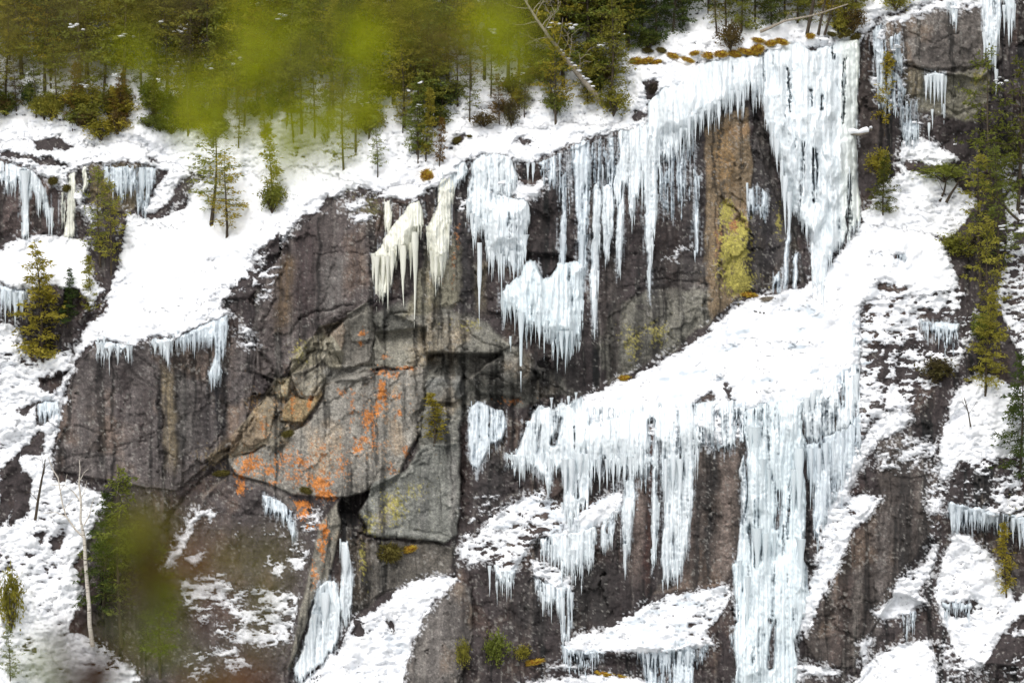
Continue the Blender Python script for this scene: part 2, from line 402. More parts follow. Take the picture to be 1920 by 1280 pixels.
CRACKS = [
    ([(250, 660), (285, 690), (300, 730), (305, 790), (300, 860)], 2, 0.16), ([(340, 700), (330, 760), (345, 830)], 1.8, 0.12), ([(420, 700), (424, 760), (415, 815), (392, 850)], 2, 0.2), ([(140, 800), (190, 812), (230, 800)], 1.8, 0.12),
    ([(200, 845), (250, 840), (300, 812)], 1.8, 0.12), ([(620, 440), (625, 500), (600, 590)], 2, 0.14), ([(590, 480), (640, 472), (690, 480)], 1.8, 0.14), ([(1100, 560), (1140, 600), (1150, 690)], 2, 0.15), ([(1170, 540), (1240, 520), (1330, 535)], 2, 0.16),
    ([(1300, 600), (1290, 560), (1330, 520)], 1.6, 0.1), ([(940, 870), (930, 940), (950, 980)], 1.8, 0.1), ([(1580, 1120), (1640, 1130), (1690, 1090)], 1.8, 0.12), ([(1660, 880), (1700, 900), (1740, 890)], 1.8, 0.12), ([(800, 900), (830, 930), (858, 935)], 1.6, 0.1),
    ([(720, 900), (760, 930), (770, 990)], 1.6, 0.08), ([(420, 930), (460, 960), (520, 970), (560, 990)], 2, 0.14), ([(330, 1110), (400, 1090), (480, 1100)], 1.8, 0.1), ([(1700, 60), (1750, 80), (1800, 60)], 1.8, 0.14),
    ([(640, 735), (700, 700), (795, 688)], 2, 0.18), ([(690, 700), (685, 740), (700, 800)], 2, 0.1), ([(600, 760), (640, 745), (650, 720)], 2, 0.18), ([(700, 630), (698, 690)], 2, 0.2), ([(520, 850), (560, 800), (610, 760)], 2.5, 0.25),
    ([(560, 880), (575, 850), (570, 820)], 2, 0.12), ([(660, 900), (668, 860), (690, 840)], 2, 0.1), ([(800, 690), (795, 760), (780, 830), (745, 888)], 3, 0.3), ([(860, 595), (900, 640), (950, 655)], 2, 0.2), ([(960, 660), (1000, 700), (1060, 735)], 2.5, 0.2),
    ([(880, 690), (930, 705), (985, 740)], 2.5, 0.25), ([(430, 690), (470, 700), (500, 690)], 2, 0.12), ([(150, 860), (200, 855), (260, 830)], 1.8, 0.1), ([(300, 850), (330, 860), (380, 840)], 2, 0.12), ([(1180, 560), (1220, 600), (1270, 640)], 2, 0.12),
    ([(560, 600), (600, 585), (660, 570)], 2.5, 0.3), ([(1600, 880), (1660, 960), (1640, 1060)], 2, 0.1), ([(900, 1090), (960, 1150), (1040, 1190)], 2, 0.1), ([(700, 930), (760, 880), (800, 845)], 2.5, 0.2),
    ([(545, 440), (535, 500), (500, 600), (478, 640), (470, 700)], 3, 0.25),
    ([(1345, 370), (1362, 385), (1380, 395), (1395, 425), (1408, 440), (1415, 470)], 2.5, 0.35),
    ([(480, 640), (530, 720), (600, 640), (640, 600)], 3.5, 0.4),
    ([(380, 870), (440, 830), (500, 740), (540, 700)], 3, 0.35),
    ([(640, 592), (700, 570), (760, 555)], 2.5, 0.2),
    ([(870, 760), (868, 900), (855, 1020)], 4, 0.3),
    ([(640, 985), (690, 1005), (760, 1012), (830, 1018)], 3, 0.35),
    ([(770, 990), (820, 1000), (850, 1012)], 2, 0.15),
    ([(1390, 700), (1650, 880)], 0.1, 0.0),
    ([(240, 690), (300, 740), (310, 830), (312, 900)], 3, 0.12),
    ([(120, 860), (250, 830), (310, 800)], 2, 0.1),
    ([(1690, 120), (1750, 135), (1800, 130), (1870, 120)], 3, 0.35),
    ([(1770, 200), (1800, 215), (1840, 200)], 2.5, 0.25),
    ([(1140, 420), (1180, 520), (1200, 570)], 2, 0.1),
    ([(885, 1100), (890, 1150), (878, 1200)], 3, 0.2),
    ([(330, 1020), (300, 990), (350, 930), (400, 880)], 4, 0.4),
    ([(980, 745), (1000, 760), (985, 800), (975, 840)], 3, 0.25),
]
ribs = fbm(U / 17 + n_a * 0.25, V / 210, 3, 3)
ribs_f = fbm(U / 5.5 + n_b * 0.3, V / 120, 1, 3)
big = fbm(U / 120, V / 150, 2, 3)
med = fbm(U / 34, V / 42, 4, 4)
fine = fbm(U / 7, V / 7, 6, 3, 0.6)

D = bil(BASE, U, V)
steep = 1 - ss(bil(A, U, V), 0.25, 0.5)       # 1 on walls, 0 on slopes
rough = np.full(U.shape, 0.5, np.float32)
TINT = np.empty(U.shape + (3,), np.float32)
TINT[:] = DK
own_rock = np.full(U.shape, -1, np.int16)
FLAT = np.ones(U.shape, np.float32)
PU, PV = U + n_a * 2.2, V + n_b * 2.2
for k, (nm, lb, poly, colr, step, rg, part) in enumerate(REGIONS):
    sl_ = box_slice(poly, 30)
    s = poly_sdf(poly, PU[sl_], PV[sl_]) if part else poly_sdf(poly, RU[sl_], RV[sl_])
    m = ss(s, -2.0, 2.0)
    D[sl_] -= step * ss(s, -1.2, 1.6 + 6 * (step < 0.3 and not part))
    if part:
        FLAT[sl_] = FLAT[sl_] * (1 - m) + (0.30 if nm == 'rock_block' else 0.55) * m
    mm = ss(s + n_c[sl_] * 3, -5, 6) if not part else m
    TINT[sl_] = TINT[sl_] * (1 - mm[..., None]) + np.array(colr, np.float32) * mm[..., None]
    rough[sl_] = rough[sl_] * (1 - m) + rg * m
    if part:
        own_rock[sl_][s > 0] = k
for poly, dep in RECESS:
    p = np.asarray(poly, float)
    sl_ = box_slice(poly, 12)
    s = poly_sdf(poly, PU[sl_], PV[sl_])
    vt, vb = p[:, 1].min(), p[:, 1].max()
    fade = 0.35 + 0.65 * (1 - ss(V[sl_], vt + 0.3 * (vb - vt), vb))
    D[sl_] += dep * ss(s, -1.0, 4.0) * fade
for pts, wd, dep in CRACKS:
    sl_ = box_slice(pts, 25)
    dd = line_dist(pts, U[sl_] + n_c[sl_] * 4 + n_a[sl_] * 4, V[sl_] + n_d[sl_] * 4)
    D[sl_] += dep * np.exp(-(dd / wd) ** 2)

FRACT = 0.75 * ss(poly_sdf([(420, 870), (500, 700), (600, 590), (700, 560), (960, 640), (1080, 745), (880, 800), (800, 830), (640, 720), (520, 850)], cU, cV), -15, 25)
fr = bil(FRACT, U, V)
relief = big * 0.42 + med * 0.13 * (0.5 + rough) + ribs * 0.16 * steep + ribs_f * 0.05 * steep
relief += (fac1 * 0.85 - 0.16 * np.exp(-(edg1 / 0.035) ** 2) * (0.3 + 0.4 * fr)) * (0.45 + 0.55 * fr) * steep
relief += (fac2 * 0.28 - 0.06 * np.exp(-(edg2 / 0.05) ** 2)) * (0.25 + 1.0 * fr) * steep
relief *= 0.25 + 0.75 * FLAT
relief += (1 - steep) * (med * 0.35 + fac2 * 0.12)
relief += fine * 0.055
D -= relief * 0.9
D = D.astype(np.float32)

# ---- rock's own colour: water streaks, lichen, mineral stains
streak = fbm(U / 9 + n_a * 0.35, V / 240 + n_b * 0.1, 5, 4, 0.6)
streak2 = fbm(U / 30 + n_a * 0.3, V / 300, 7, 3)
mott = fbm(U / 13, V / 13, 1, 4, 0.65)
mott2 = fbm(U / 60, V / 70, 3, 3)
TINT *= 0.70
dark = ss(streak + 0.5 * streak2, 0.0, 0.7) * steep
TINT *= (1 - 0.76 * dark)[..., None]
TINT *= (1 + 0.22 * mott + 0.2 * mott2)[..., None]
pale = ss(fbm(U / 6 + n_b * 0.4, V / 150, 2, 3) + 0.4 * mott, 0.45, 1.0) * 0.5
TINT += pale[..., None] * np.array((0.10, 0.095, 0.085), np.float32) * steep[..., None]
warm = ss(mott2 + 0.4 * streak2, 0.2, 0.9)[..., None]
TINT *= 1 + warm * np.array((0.16, 0.02, -0.12), np.float32)
STREAKS = [
    (312, 690, 322, 880, 12, (0.20, 0.16, 0.10), .7), (298, 700, 304, 860, 5, (0.03, 0.026, 0.026), .7), (385, 740, 388, 850, 10, (0.04, 0.034, 0.034), .6), (440, 760, 436, 830, 14, (0.22, 0.16, 0.12), .6), (414, 690, 412, 820, 12, (0.028, 0.026, 0.028), .8),
    (230, 690, 226, 800, 10, (0.05, 0.036, 0.036), .6), (275, 720, 262, 870, 14, (0.05, 0.038, 0.036), .55), (180, 720, 160, 860, 18, (0.055, 0.046, 0.043), .5), (345, 700, 350, 850, 14, (0.14, 0.13, 0.12), .5),
    (575, 420, 565, 600, 22, (0.06, 0.042, 0.042), .6), (540, 480, 528, 620, 16, (0.12, 0.08, 0.045), .6), (630, 480, 622, 590, 20, (0.17, 0.16, 0.15), .5), (670, 420, 668, 560, 10, (0.055, 0.045, 0.045), .5),
    (1255, 300, 1252, 560, 26, (0.035, 0.026, 0.024), .75), (1290, 290, 1296, 540, 16, (0.04, 0.034, 0.034), .7), (1236, 480, 1226, 720, 12, (0.03, 0.027, 0.026), .75), (1205, 560, 1195, 700, 14, (0.03, 0.027, 0.026), .75), (1312, 250, 1316, 520, 9, (0.035, 0.03, 0.03), .6),
    (870, 430, 876, 600, 20, (0.03, 0.027, 0.028), .75), (905, 490, 900, 590, 10, (0.20, 0.175, 0.12), .6), (1010, 400, 1000, 480, 16, (0.045, 0.036, 0.034), .6), (1140, 480, 1130, 640, 12, (0.10, 0.082, 0.075), .5), (1165, 500, 1150, 720, 14, (0.04, 0.032, 0.03), .6),
    (1025, 640, 1030, 740, 22, (0.025, 0.022, 0.022), .8), (1070, 660, 1075, 740, 14, (0.03, 0.026, 0.025), .7), (1336, 830, 1322, 1100, 14, (0.022, 0.02, 0.02), .85), (1372, 830, 1350, 1090, 18, (0.185, 0.145, 0.125), .7), (1300, 950, 1285, 1110, 12, (0.15, 0.115, 0.10), .6),
    (1313, 900, 1300, 1110, 7, (0.03, 0.026, 0.025), .7), (1390, 830, 1382, 1060, 6, (0.03, 0.026, 0.025), .8), (1205, 850, 1190, 1090, 13, (0.20, 0.155, 0.135), .65), (1222, 800, 1212, 1100, 6, (0.07, 0.035, 0.028), .7), (1150, 1000, 1140, 1180, 20, (0.03, 0.026, 0.025), .6),
    (1700, 850, 1690, 1100, 14, (0.028, 0.025, 0.024), .65), (1735, 870, 1730, 1060, 9, (0.028, 0.025, 0.024), .7), (1665, 960, 1640, 1200, 12, (0.17, 0.15, 0.14), .5), (1590, 1080, 1560, 1250, 14, (0.12, 0.09, 0.08), .5), (1610, 900, 1600, 1000, 14, (0.05, 0.03, 0.026), .6),
    (1000, 1080, 990, 1200, 50, (0.035, 0.031, 0.03), .7), (1100, 1050, 1110, 1180, 36, (0.03, 0.027, 0.026), .7), (930, 860, 920, 960, 30, (0.045, 0.041, 0.041), .6), (878, 790, 868, 1000, 13, (0.035, 0.024, 0.022), .8), (850, 850, 846, 1000, 9, (0.27, 0.26, 0.24), .5),
    (800, 840, 790, 1000, 10, (0.11, 0.11, 0.105), .5), (1440, 330, 1446, 520, 12, (0.03, 0.026, 0.028), .7), (1420, 300, 1412, 520, 10, (0.04, 0.034, 0.034), .6), (735, 720, 728, 880, 9, (0.13, 0.13, 0.12), .45), (655, 720, 650, 900, 8, (0.13, 0.115, 0.10), .5),
    (690, 700, 680, 830, 7, (0.10, 0.085, 0.075), .5), (585, 880, 590, 920, 6, (0.08, 0.07, 0.06), .5), (450, 980, 440, 1060, 24, (0.05, 0.036, 0.034), .6), (530, 980, 520, 1060, 20, (0.045, 0.035, 0.033), .6), (800, 1150, 790, 1280, 9, (0.24, 0.22, 0.20), .5),
    (830, 1120, 815, 1280, 7, (0.22, 0.20, 0.185), .5), (870, 1110, 860, 1260, 9, (0.05, 0.042, 0.04), .6), (1750, 60, 1748, 120, 16, (0.06, 0.05, 0.047), .5), (1625, 60, 1628, 320, 12, (0.035, 0.027, 0.025), .6), (1150, 300, 1146, 420, 8, (0.03, 0.025, 0.024), .6),
]
for u0, v0, u1_, v1, wd, colr, stg in STREAKS:
    sl_ = box_slice([(min(u0, u1_) - wd * 2, v0 - 30), (max(u0, u1_) + wd * 2, v1 + 30)], 2)
    t = (V[sl_] - v0) / (v1 - v0)
    x = (U[sl_] - (u0 + (u1_ - u0) * t) + n_a[sl_] * 4) / wd
    m = np.exp(-np.abs(x) ** 3) * ss(t, -0.1, 0.12) * (1 - ss(t, 0.8, 1.12))
    m = np.clip(m * stg * (1 + 0.55 * ribs_f[sl_] + 0.35 * mott[sl_]), 0, 0.95)[..., None]
    TINT[sl_] = TINT[sl_] * (1 - m) + np.array(colr, np.float32) * 0.9 * (1 + 0.25 * mott[sl_][..., None]) * m
# grey crustose lichen dots
spots = ss(fbm(U / 4.2, V / 4.2, 7, 2) + 0.35 * mott + 0.3 * mott2, 0.80, 1.05)
TINT += (spots * 0.45)[..., None] * (np.array((0.30, 0.29, 0.265), np.float32) - TINT)
# shaped stains: centre u, v, radius u, v, colour, coverage
ORANGE = (0.58, 0.21, 0.045)
YELLOW = (0.36, 0.32, 0.075)
LICHEN = [
    (600, 880, 90, 46, (0.40, 0.24, 0.13), .24), (480, 870, 60, 34, (0.40, 0.25, 0.13), .26), (720, 760, 60, 70, (0.40, 0.27, 0.16), .18), (545, 760, 50, 60, (0.40, 0.25, 0.12), .35), (700, 845, 60, 30, (0.40, 0.25, 0.14), .22),
    (640, 870, 16, 30, ORANGE, .45), (760, 845, 10, 14, ORANGE, .55), (735, 880, 10, 12, ORANGE, .5), (660, 760, 8, 40, ORANGE, .4), (725, 700, 30, 12, ORANGE, .45), (570, 870, 26, 18, ORANGE, .55), (520, 905, 18, 8, ORANGE, .5), (605, 985, 14, 10, ORANGE, .6),
    (470, 868, 26, 22, ORANGE, .75), (455, 885, 22, 14, ORANGE, .5), (540, 860, 30, 26, ORANGE, .45), (600, 905, 30, 16, ORANGE, .85), (612, 925, 22, 16, ORANGE, .9),
    (565, 945, 18, 10, ORANGE, 1.0), (570, 965, 14, 14, ORANGE, 1.0), (580, 985, 10, 8, ORANGE, .9), (450, 912, 9, 20, ORANGE, .95), (505, 880, 20, 16, ORANGE, .5),
    (612, 1000, 9, 16, ORANGE, .9), (604, 1030, 9, 24, ORANGE, .85), (590, 1075, 8, 30, ORANGE, .55), (716, 735, 10, 36, ORANGE, .95), (708, 765, 9, 16, ORANGE, .85),
    (690, 785, 14, 26, ORANGE, .75), (700, 810, 6, 30, ORANGE, .55), (680, 825, 20, 10, ORANGE, .6), (672, 840, 12, 12, ORANGE, .75), (700, 832, 18, 10, ORANGE, .5),
    (745, 742, 14, 8, ORANGE, .5), (748, 775, 8, 10, ORANGE, .6), (680, 625, 9, 6, ORANGE, .7), (675, 645, 7, 6, ORANGE, .7), (722, 668, 12, 5, ORANGE, .5), (760, 690, 26, 5, ORANGE, .6),
    (640, 735, 14, 14, ORANGE, .4), (580, 755, 8, 14, ORANGE, .5), (548, 760, 6, 26, ORANGE, .45), (495, 800, 10, 22, ORANGE, .5), (600, 850, 40, 30, ORANGE, .3), (560, 890, 60, 20, ORANGE, .4),
    (850, 500, 5, 60, (0.40, 0.17, 0.06), .35), (828, 520, 5, 20, (0.40, 0.17, 0.06), .4), (858, 450, 4, 30, (0.40, 0.17, 0.06), .3), (1380, 425, 22, 22, (0.36, 0.15, 0.06), .8), (1350, 460, 18, 60, (0.30, 0.14, 0.07), .5),
    (1376, 480, 32, 60, YELLOW, 1.15), (1384, 525, 30, 34, YELLOW, 1.15), (1362, 400, 18, 32, YELLOW, .9), (1392, 440, 16, 50, YELLOW, .9), (1460, 420, 8, 40, YELLOW, .6), (1230, 625, 30, 30, YELLOW, .35),
    (1185, 640, 26, 40, YELLOW, .35), (1360, 300, 26, 80, (0.30, 0.19, 0.085), .6), (740, 950, 34, 40, YELLOW, .6), (700, 985, 26, 30, YELLOW, .45), (780, 920, 36, 20, YELLOW, .3), (1835, 150, 22, 24, YELLOW, .5),
    (1815, 175, 14, 14, YELLOW, .35), (680, 1050, 10, 50, YELLOW, .5), (560, 660, 20, 26, YELLOW, .3), (880, 610, 30, 14, YELLOW, .3), (990, 800, 6, 20, ORANGE, .5), (960, 752, 30, 8, ORANGE, .35),
    (480, 765, 20, 40, (0.30, 0.19, 0.07), .4), (400, 860, 40, 30, (0.20, 0.15, 0.08), .4), (690, 390, 40, 30, (0.13, 0.12, 0.05), .6), (210, 350, 50, 40, (0.22, 0.16, 0.07), .5),
]
lich_n = 0.55 * fbm(U / 7 + V / 30, V / 10, 3, 4, 0.75) + 0.75 * fbm(U / 2.6, V / 3.2, 5, 2)
for cu, cv, ru, rv, colr, cov in LICHEN:
    sl_ = box_slice([(cu - ru * 2, cv - rv * 2), (cu + ru * 2, cv + rv * 2)], 2)
    g = np.exp(-(((U[sl_] - cu) / ru) ** 2 + ((V[sl_] - cv) / rv) ** 2))
    m = ss(g * (0.52 + cov) - 0.70 + lich_n[sl_] * 0.62, 0.0, 0.40)[..., None] * min(1, .5 + cov * .5)
    TINT[sl_] = TINT[sl_] * (1 - m) + np.array(colr, np.float32) * (0.85 + 0.25 * mott[sl_][..., None]) * m
grain = fbm(U / 2.6, V / 2.6, 3, 2)
TINT *= (1 + 0.17 * grain + 0.07 * n_e)[..., None]
TINT = np.clip(TINT, 0.010, 0.8)


# ------------------------------------------------------------------ materials
def new_mat(name):
    m = bpy.data.materials.new(name)
    m.use_nodes = True
    n = m.node_tree.nodes
    b = n['Principled BSDF']
    return m, n, m.node_tree.links, b


def tex_noise(n, l, scale, detail=4, stretch=None, rough=0.55):
    tc = n.new('ShaderNodeTexCoord')
    t = n.new('ShaderNodeTexNoise')
    t.inputs['Scale'].default_value = scale
    t.inputs['Detail'].default_value = detail
    t.inputs['Roughness'].default_value = rough
    if stretch:
        mp = n.new('ShaderNodeMapping')
        mp.inputs['Scale'].default_value = stretch
        l.new(tc.outputs['Object'], mp.inputs[0])
        l.new(mp.outputs[0], t.inputs['Vector'])
    else:
        l.new(tc.outputs['Object'], t.inputs['Vector'])
    return t


def ramp(n, l, src, stops):
    r = n.new('ShaderNodeValToRGB')
    e = r.color_ramp.elements
    e[0].position, e[0].color = stops[0][0], tuple(stops[0][1]) + (1,)
    e[1].position, e[1].color = stops[-1][0], tuple(stops[-1][1]) + (1,)
    for p_, c_ in stops[1:-1]:
        x = e.new(p_)
        x.color = tuple(c_) + (1,)
    l.new(src, r.inputs[0])
    return r


def mix(n, l, kind, fac, a, b):
    m = n.new('ShaderNodeMix')
    m.data_type = 'RGBA'
    m.blend_type = kind
    if isinstance(fac, float):
        m.inputs[0].default_value = fac
    else:
        l.new(fac, m.inputs[0])
    for sock, val in ((m.inputs[6], a), (m.inputs[7], b)):
        if isinstance(val, tuple):
            sock.default_value = val + (1,)
        else:
            l.new(val, sock)
    return m.outputs[2]


def bump(n, l, b, h, strength, dist):
    bp = n.new('ShaderNodeBump')
    bp.inputs['Strength'].default_value = strength
    bp.inputs['Distance'].default_value = dist
    l.new(h, bp.inputs['Height'])
    l.new(bp.outputs[0], b.inputs['Normal'])


def rock_material():
    m, n, l, b = new_mat('granite')
    at = n.new('ShaderNodeAttribute')
    at.attribute_name = 'tint'
    g = tex_noise(n, l, 9.0, 6, None, 0.7)
    r = ramp(n, l, g.outputs['Fac'], [(0.30, (0.52, 0.51, 0.51)), (0.5, (0.98, 0.98, 0.98)), (0.70, (1.7, 1.68, 1.64))])
    c = mix(n, l, 'MULTIPLY', 1.0, at.outputs['Color'], r.outputs[0])
    vor = n.new('ShaderNodeTexVoronoi')
    vor.inputs['Scale'].default_value = 7.5
    tc = n.new('ShaderNodeTexCoord')
    l.new(tc.outputs['Object'], vor.inputs['Vector'])
    sp = ramp(n, l, vor.outputs['Distance'], [(0.06, (1, 1, 1)), (0.2, (0, 0, 0))])
    msk = tex_noise(n, l, 0.8, 3)
    mk = ramp(n, l, msk.outputs['Fac'], [(0.55, (0, 0, 0)), (0.72, (0.35, 0.35, 0.35))])
    f = mix(n, l, 'MULTIPLY', 1.0, sp.outputs[0], mk.outputs[0])
    c = mix(n, l, 'MIX', f, c, (0.33, 0.32, 0.30))
    l.new(c, b.inputs['Base Color'])
    rr = ramp(n, l, g.outputs['Fac'], [(0.3, (0.6, 0.6, 0.6)), (0.7, (0.95, 0.95, 0.95))])
    l.new(rr.outputs[0], b.inputs['Roughness'])
    b.inputs['Specular IOR Level'].default_value = 0.35
    h = tex_noise(n, l, 5.0, 8, None, 0.65)
    bump(n, l, b, h.outputs['Fac'], 0.45, 0.10)
    return m


def snow_material():
    m, n, l, b = new_mat('snow')
    t = tex_noise(n, l, 1.6, 4)
    r = ramp(n, l, t.outputs['Fac'], [(0.3, (0.83, 0.85, 0.885)), (0.65, (0.90, 0.91, 0.925))])
    at = n.new('ShaderNodeAttribute')
    at.attribute_name = 'tint'
    l.new(mix(n, l, 'MULTIPLY', 1.0, r.outputs[0], at.outputs['Color']), b.inputs['Base Color'])
    b.inputs['Roughness'].default_value = 0.7
    b.inputs['Specular IOR Level'].default_value = 0.25
    h = tex_noise(n, l, 3.2, 6, None, 0.6)
    bump(n, l, b, h.outputs['Fac'], 0.25, 0.10)
    return m


def ice_material(name, tone):
    m, n, l, b = new_mat(name)
    at = n.new('ShaderNodeAttribute')
    at.attribute_name = 'tint'
    t = tex_noise(n, l, 1.0, 5, (11, 11, 0.6), 0.62)
    r = ramp(n, l, t.outputs['Fac'], [(0.30, (0.74, 0.785, 0.81)), (0.48, (0.86, 0.89, 0.905)), (0.64, (0.92, 0.935, 0.94))])
    c = mix(n, l, 'MULTIPLY', 1.0, r.outputs[0], tone)
    c = mix(n, l, 'MULTIPLY', 1.0, c, at.outputs['Color'])
    l.new(c, b.inputs['Base Color'])
    b.inputs['Roughness'].default_value = 0.3
    b.inputs['Specular IOR Level'].default_value = 0.5
    h = tex_noise(n, l, 1.0, 5, (10, 10, 1.5), 0.6)
    bump(n, l, b, h.outputs['Fac'], 0.2, 0.05)
    return m


def plain_material(name, stops, scale, rough=0.8, stretch=None, b_s=0.0):
    m, n, l, b = new_mat(name)
    t = tex_noise(n, l, scale, 5, stretch)
    r = ramp(n, l, t.outputs['Fac'], stops)
    l.new(r.outputs[0], b.inputs['Base Color'])
    b.inputs['Roughness'].default_value = rough
    b.inputs['Specular IOR Level'].default_value = 0.25
    if b_s:
        bump(n, l, b, t.outputs['Fac'], b_s, 0.05)
    return m


def foliage_material(name, c1, c2, c3, scale=1.3, through=0.42, vary=True):
    m, n, l, b = new_mat(name)
    t = tex_noise(n, l, scale, 4)
    r = ramp(n, l, t.outputs['Fac'], [(0.32, c1), (0.52, c2), (0.7, c3)])
    c = r.outputs[0]
    if vary:
        oi = n.new('ShaderNodeObjectInfo')
        rr = ramp(n, l, oi.outputs['Random'], [(0.0, (0.65, 0.82, 0.9)), (0.5, (1.0, 1.0, 1.0)), (1.0, (1.35, 1.12, 0.75))])
        c = mix(n, l, 'MULTIPLY', 1.0, c, rr.outputs[0])
    l.new(c, b.inputs['Base Color'])
    b.inputs['Roughness'].default_value = 0.65
    b.inputs['Specular IOR Level'].default_value = 0.15
    tr = n.new('ShaderNodeBsdfTranslucent')
    l.new(c, tr.inputs['Color'])
    ms = n.new('ShaderNodeMixShader')
    ms.inputs[0].default_value = through
    l.new(b.outputs[0], ms.inputs[1])
    l.new(tr.outputs[0], ms.inputs[2])
    l.new(ms.outputs[0], n['Material Output'].inputs['Surface'])
    return m


M_ROCK = rock_material()
M_SNOW = snow_material()
M_SNOWP = plain_material('packed_snow', [(0.3, (0.80, 0.82, 0.85)), (0.7, (0.88, 0.89, 0.91))], 4, 0.7, None, 0.3)
M_VALLEY = plain_material('valley_bounce_mottle', [(0.42, (0.10, 0.11, 0.09)), (0.56, (0.75, 0.77, 0.80))], 0.02, 0.9)  # dark and white mottle for the unseen floor that bounces light up
M_ICE = ice_material('blue_white_ice', (0.90, 0.935, 0.95))
M_YICE = ice_material('cream_ice', (0.96, 0.93, 0.80))
M_BICE = ice_material('pale_blue_ice', (0.83, 0.89, 0.91))
M_GICE = ice_material('clear_grey_ice', (0.80, 0.85, 0.885))
M_BARK = plain_material('dark_bark', [(0.3, (0.035, 0.028, 0.02)), (0.7, (0.11, 0.085, 0.06))], 6, 0.9, (3, 3, 0.6), 0.4)
M_DEAD = plain_material('weathered_wood', [(0.3, (0.20, 0.17, 0.13)), (0.7, (0.42, 0.37, 0.30))], 6, 0.85, (3, 3, 0.6), 0.3)
M_BIRCH = plain_material('birch_bark', [(0.34, (0.10, 0.085, 0.07)), (0.42, (0.52, 0.47, 0.40)), (0.7, (0.70, 0.65, 0.58))], 3.0, 0.7, (1, 1, 5))
M_MOSS = plain_material('golden_moss', [(0.34, (0.13, 0.045, 0.014)), (0.45, (0.42, 0.23, 0.03)), (0.60, (0.58, 0.46, 0.06))], 2.2, 0.9, None, 0.6)
M_MOSSG = plain_material('olive_moss', [(0.3, (0.06, 0.04, 0.012)), (0.5, (0.12, 0.10, 0.022)), (0.7, (0.19, 0.17, 0.04))], 4, 0.9, None, 0.6)
M_SPRUCE = foliage_material('spruce_needles', (0.13, 0.145, 0.026), (0.21, 0.22, 0.042), (0.30, 0.30, 0.06))
M_OLIVE = foliage_material('olive_needles', (0.19, 0.185, 0.032), (0.30, 0.285, 0.048), (0.40, 0.37, 0.075))
M_DARKG = foliage_material('dark_needles', (0.05, 0.072, 0.02), (0.09, 0.12, 0.028), (0.15, 0.17, 0.036))
M_BROWN = foliage_material('brown_needles', (0.10, 0.065, 0.024), (0.16, 0.11, 0.036), (0.20, 0.16, 0.045))


# ------------------------------------------------------------------ mesh helpers
def raw_mesh(name, verts, faces, k, smooth=True, attrs=None):
    """verts (n,3), faces (m,k) -> mesh"""
    me = bpy.data.meshes.new(name)
    verts = np.ascontiguousarray(verts, np.float32)
    faces = np.ascontiguousarray(faces, np.int32)
    me.vertices.add(len(verts))
    me.vertices.foreach_set('co', verts.ravel())
    me.loops.add(faces.size)
    me.loops.foreach_set('vertex_index', faces.ravel())
    me.polygons.add(len(faces))
    me.polygons.foreach_set('loop_start', np.arange(0, faces.size, k, dtype=np.int32))
    me.polygons.foreach_set('use_smooth', np.full(len(faces), smooth, bool))
    for an, arr in (attrs or {}).items():
        at = me.attributes.new(an, 'FLOAT_COLOR', 'POINT')
        rgba = np.ones((len(verts), 4), np.float32)
        rgba[:, :3] = arr
        at.data.foreach_set('color', rgba.ravel())
    me.update(calc_edges=True)
    return me


def link(name, data, mat=None, parent=None, loc=(0, 0, 0)):
    o = bpy.data.objects.new(name, data)
    COL.objects.link(o)
    if mat is not None and data is not None and not data.materials:
        data.materials.append(mat)
    o.location = loc
    if parent is not None:
        o.parent = parent
    return o


def tag(o, label=None, cat=None, group=None, kind=None):
    if label:
        o['label'] = label
    if cat:
        o['category'] = cat
    if group:
        o['group'] = group
    if kind:
        o['kind'] = kind
    return o


IDX = np.arange(NY * NX).reshape(NY, NX)
QUADS = np.stack([IDX[:-1, :-1], IDX[1:, :-1], IDX[1:, 1:], IDX[:-1, 1:]], -1)     # facing the viewer (-y)


def grid_mesh(name, depth, quads, origin=(0, 0, 0), tint=None):
    ids, inv = np.unique(quads.ravel(), return_inverse=True)
    u, v, d = U.ravel()[ids], V.ravel()[ids], depth.ravel()[ids]
    x, y, z = P(u, v, d)
    co = np.stack([x - origin[0], y - origin[1], z - origin[2]], 1)
    at = {'tint': tint.reshape(-1, 3)[ids]} if tint is not None else None
    return raw_mesh(name, co, inv.reshape(-1, 4), 4, True, at)


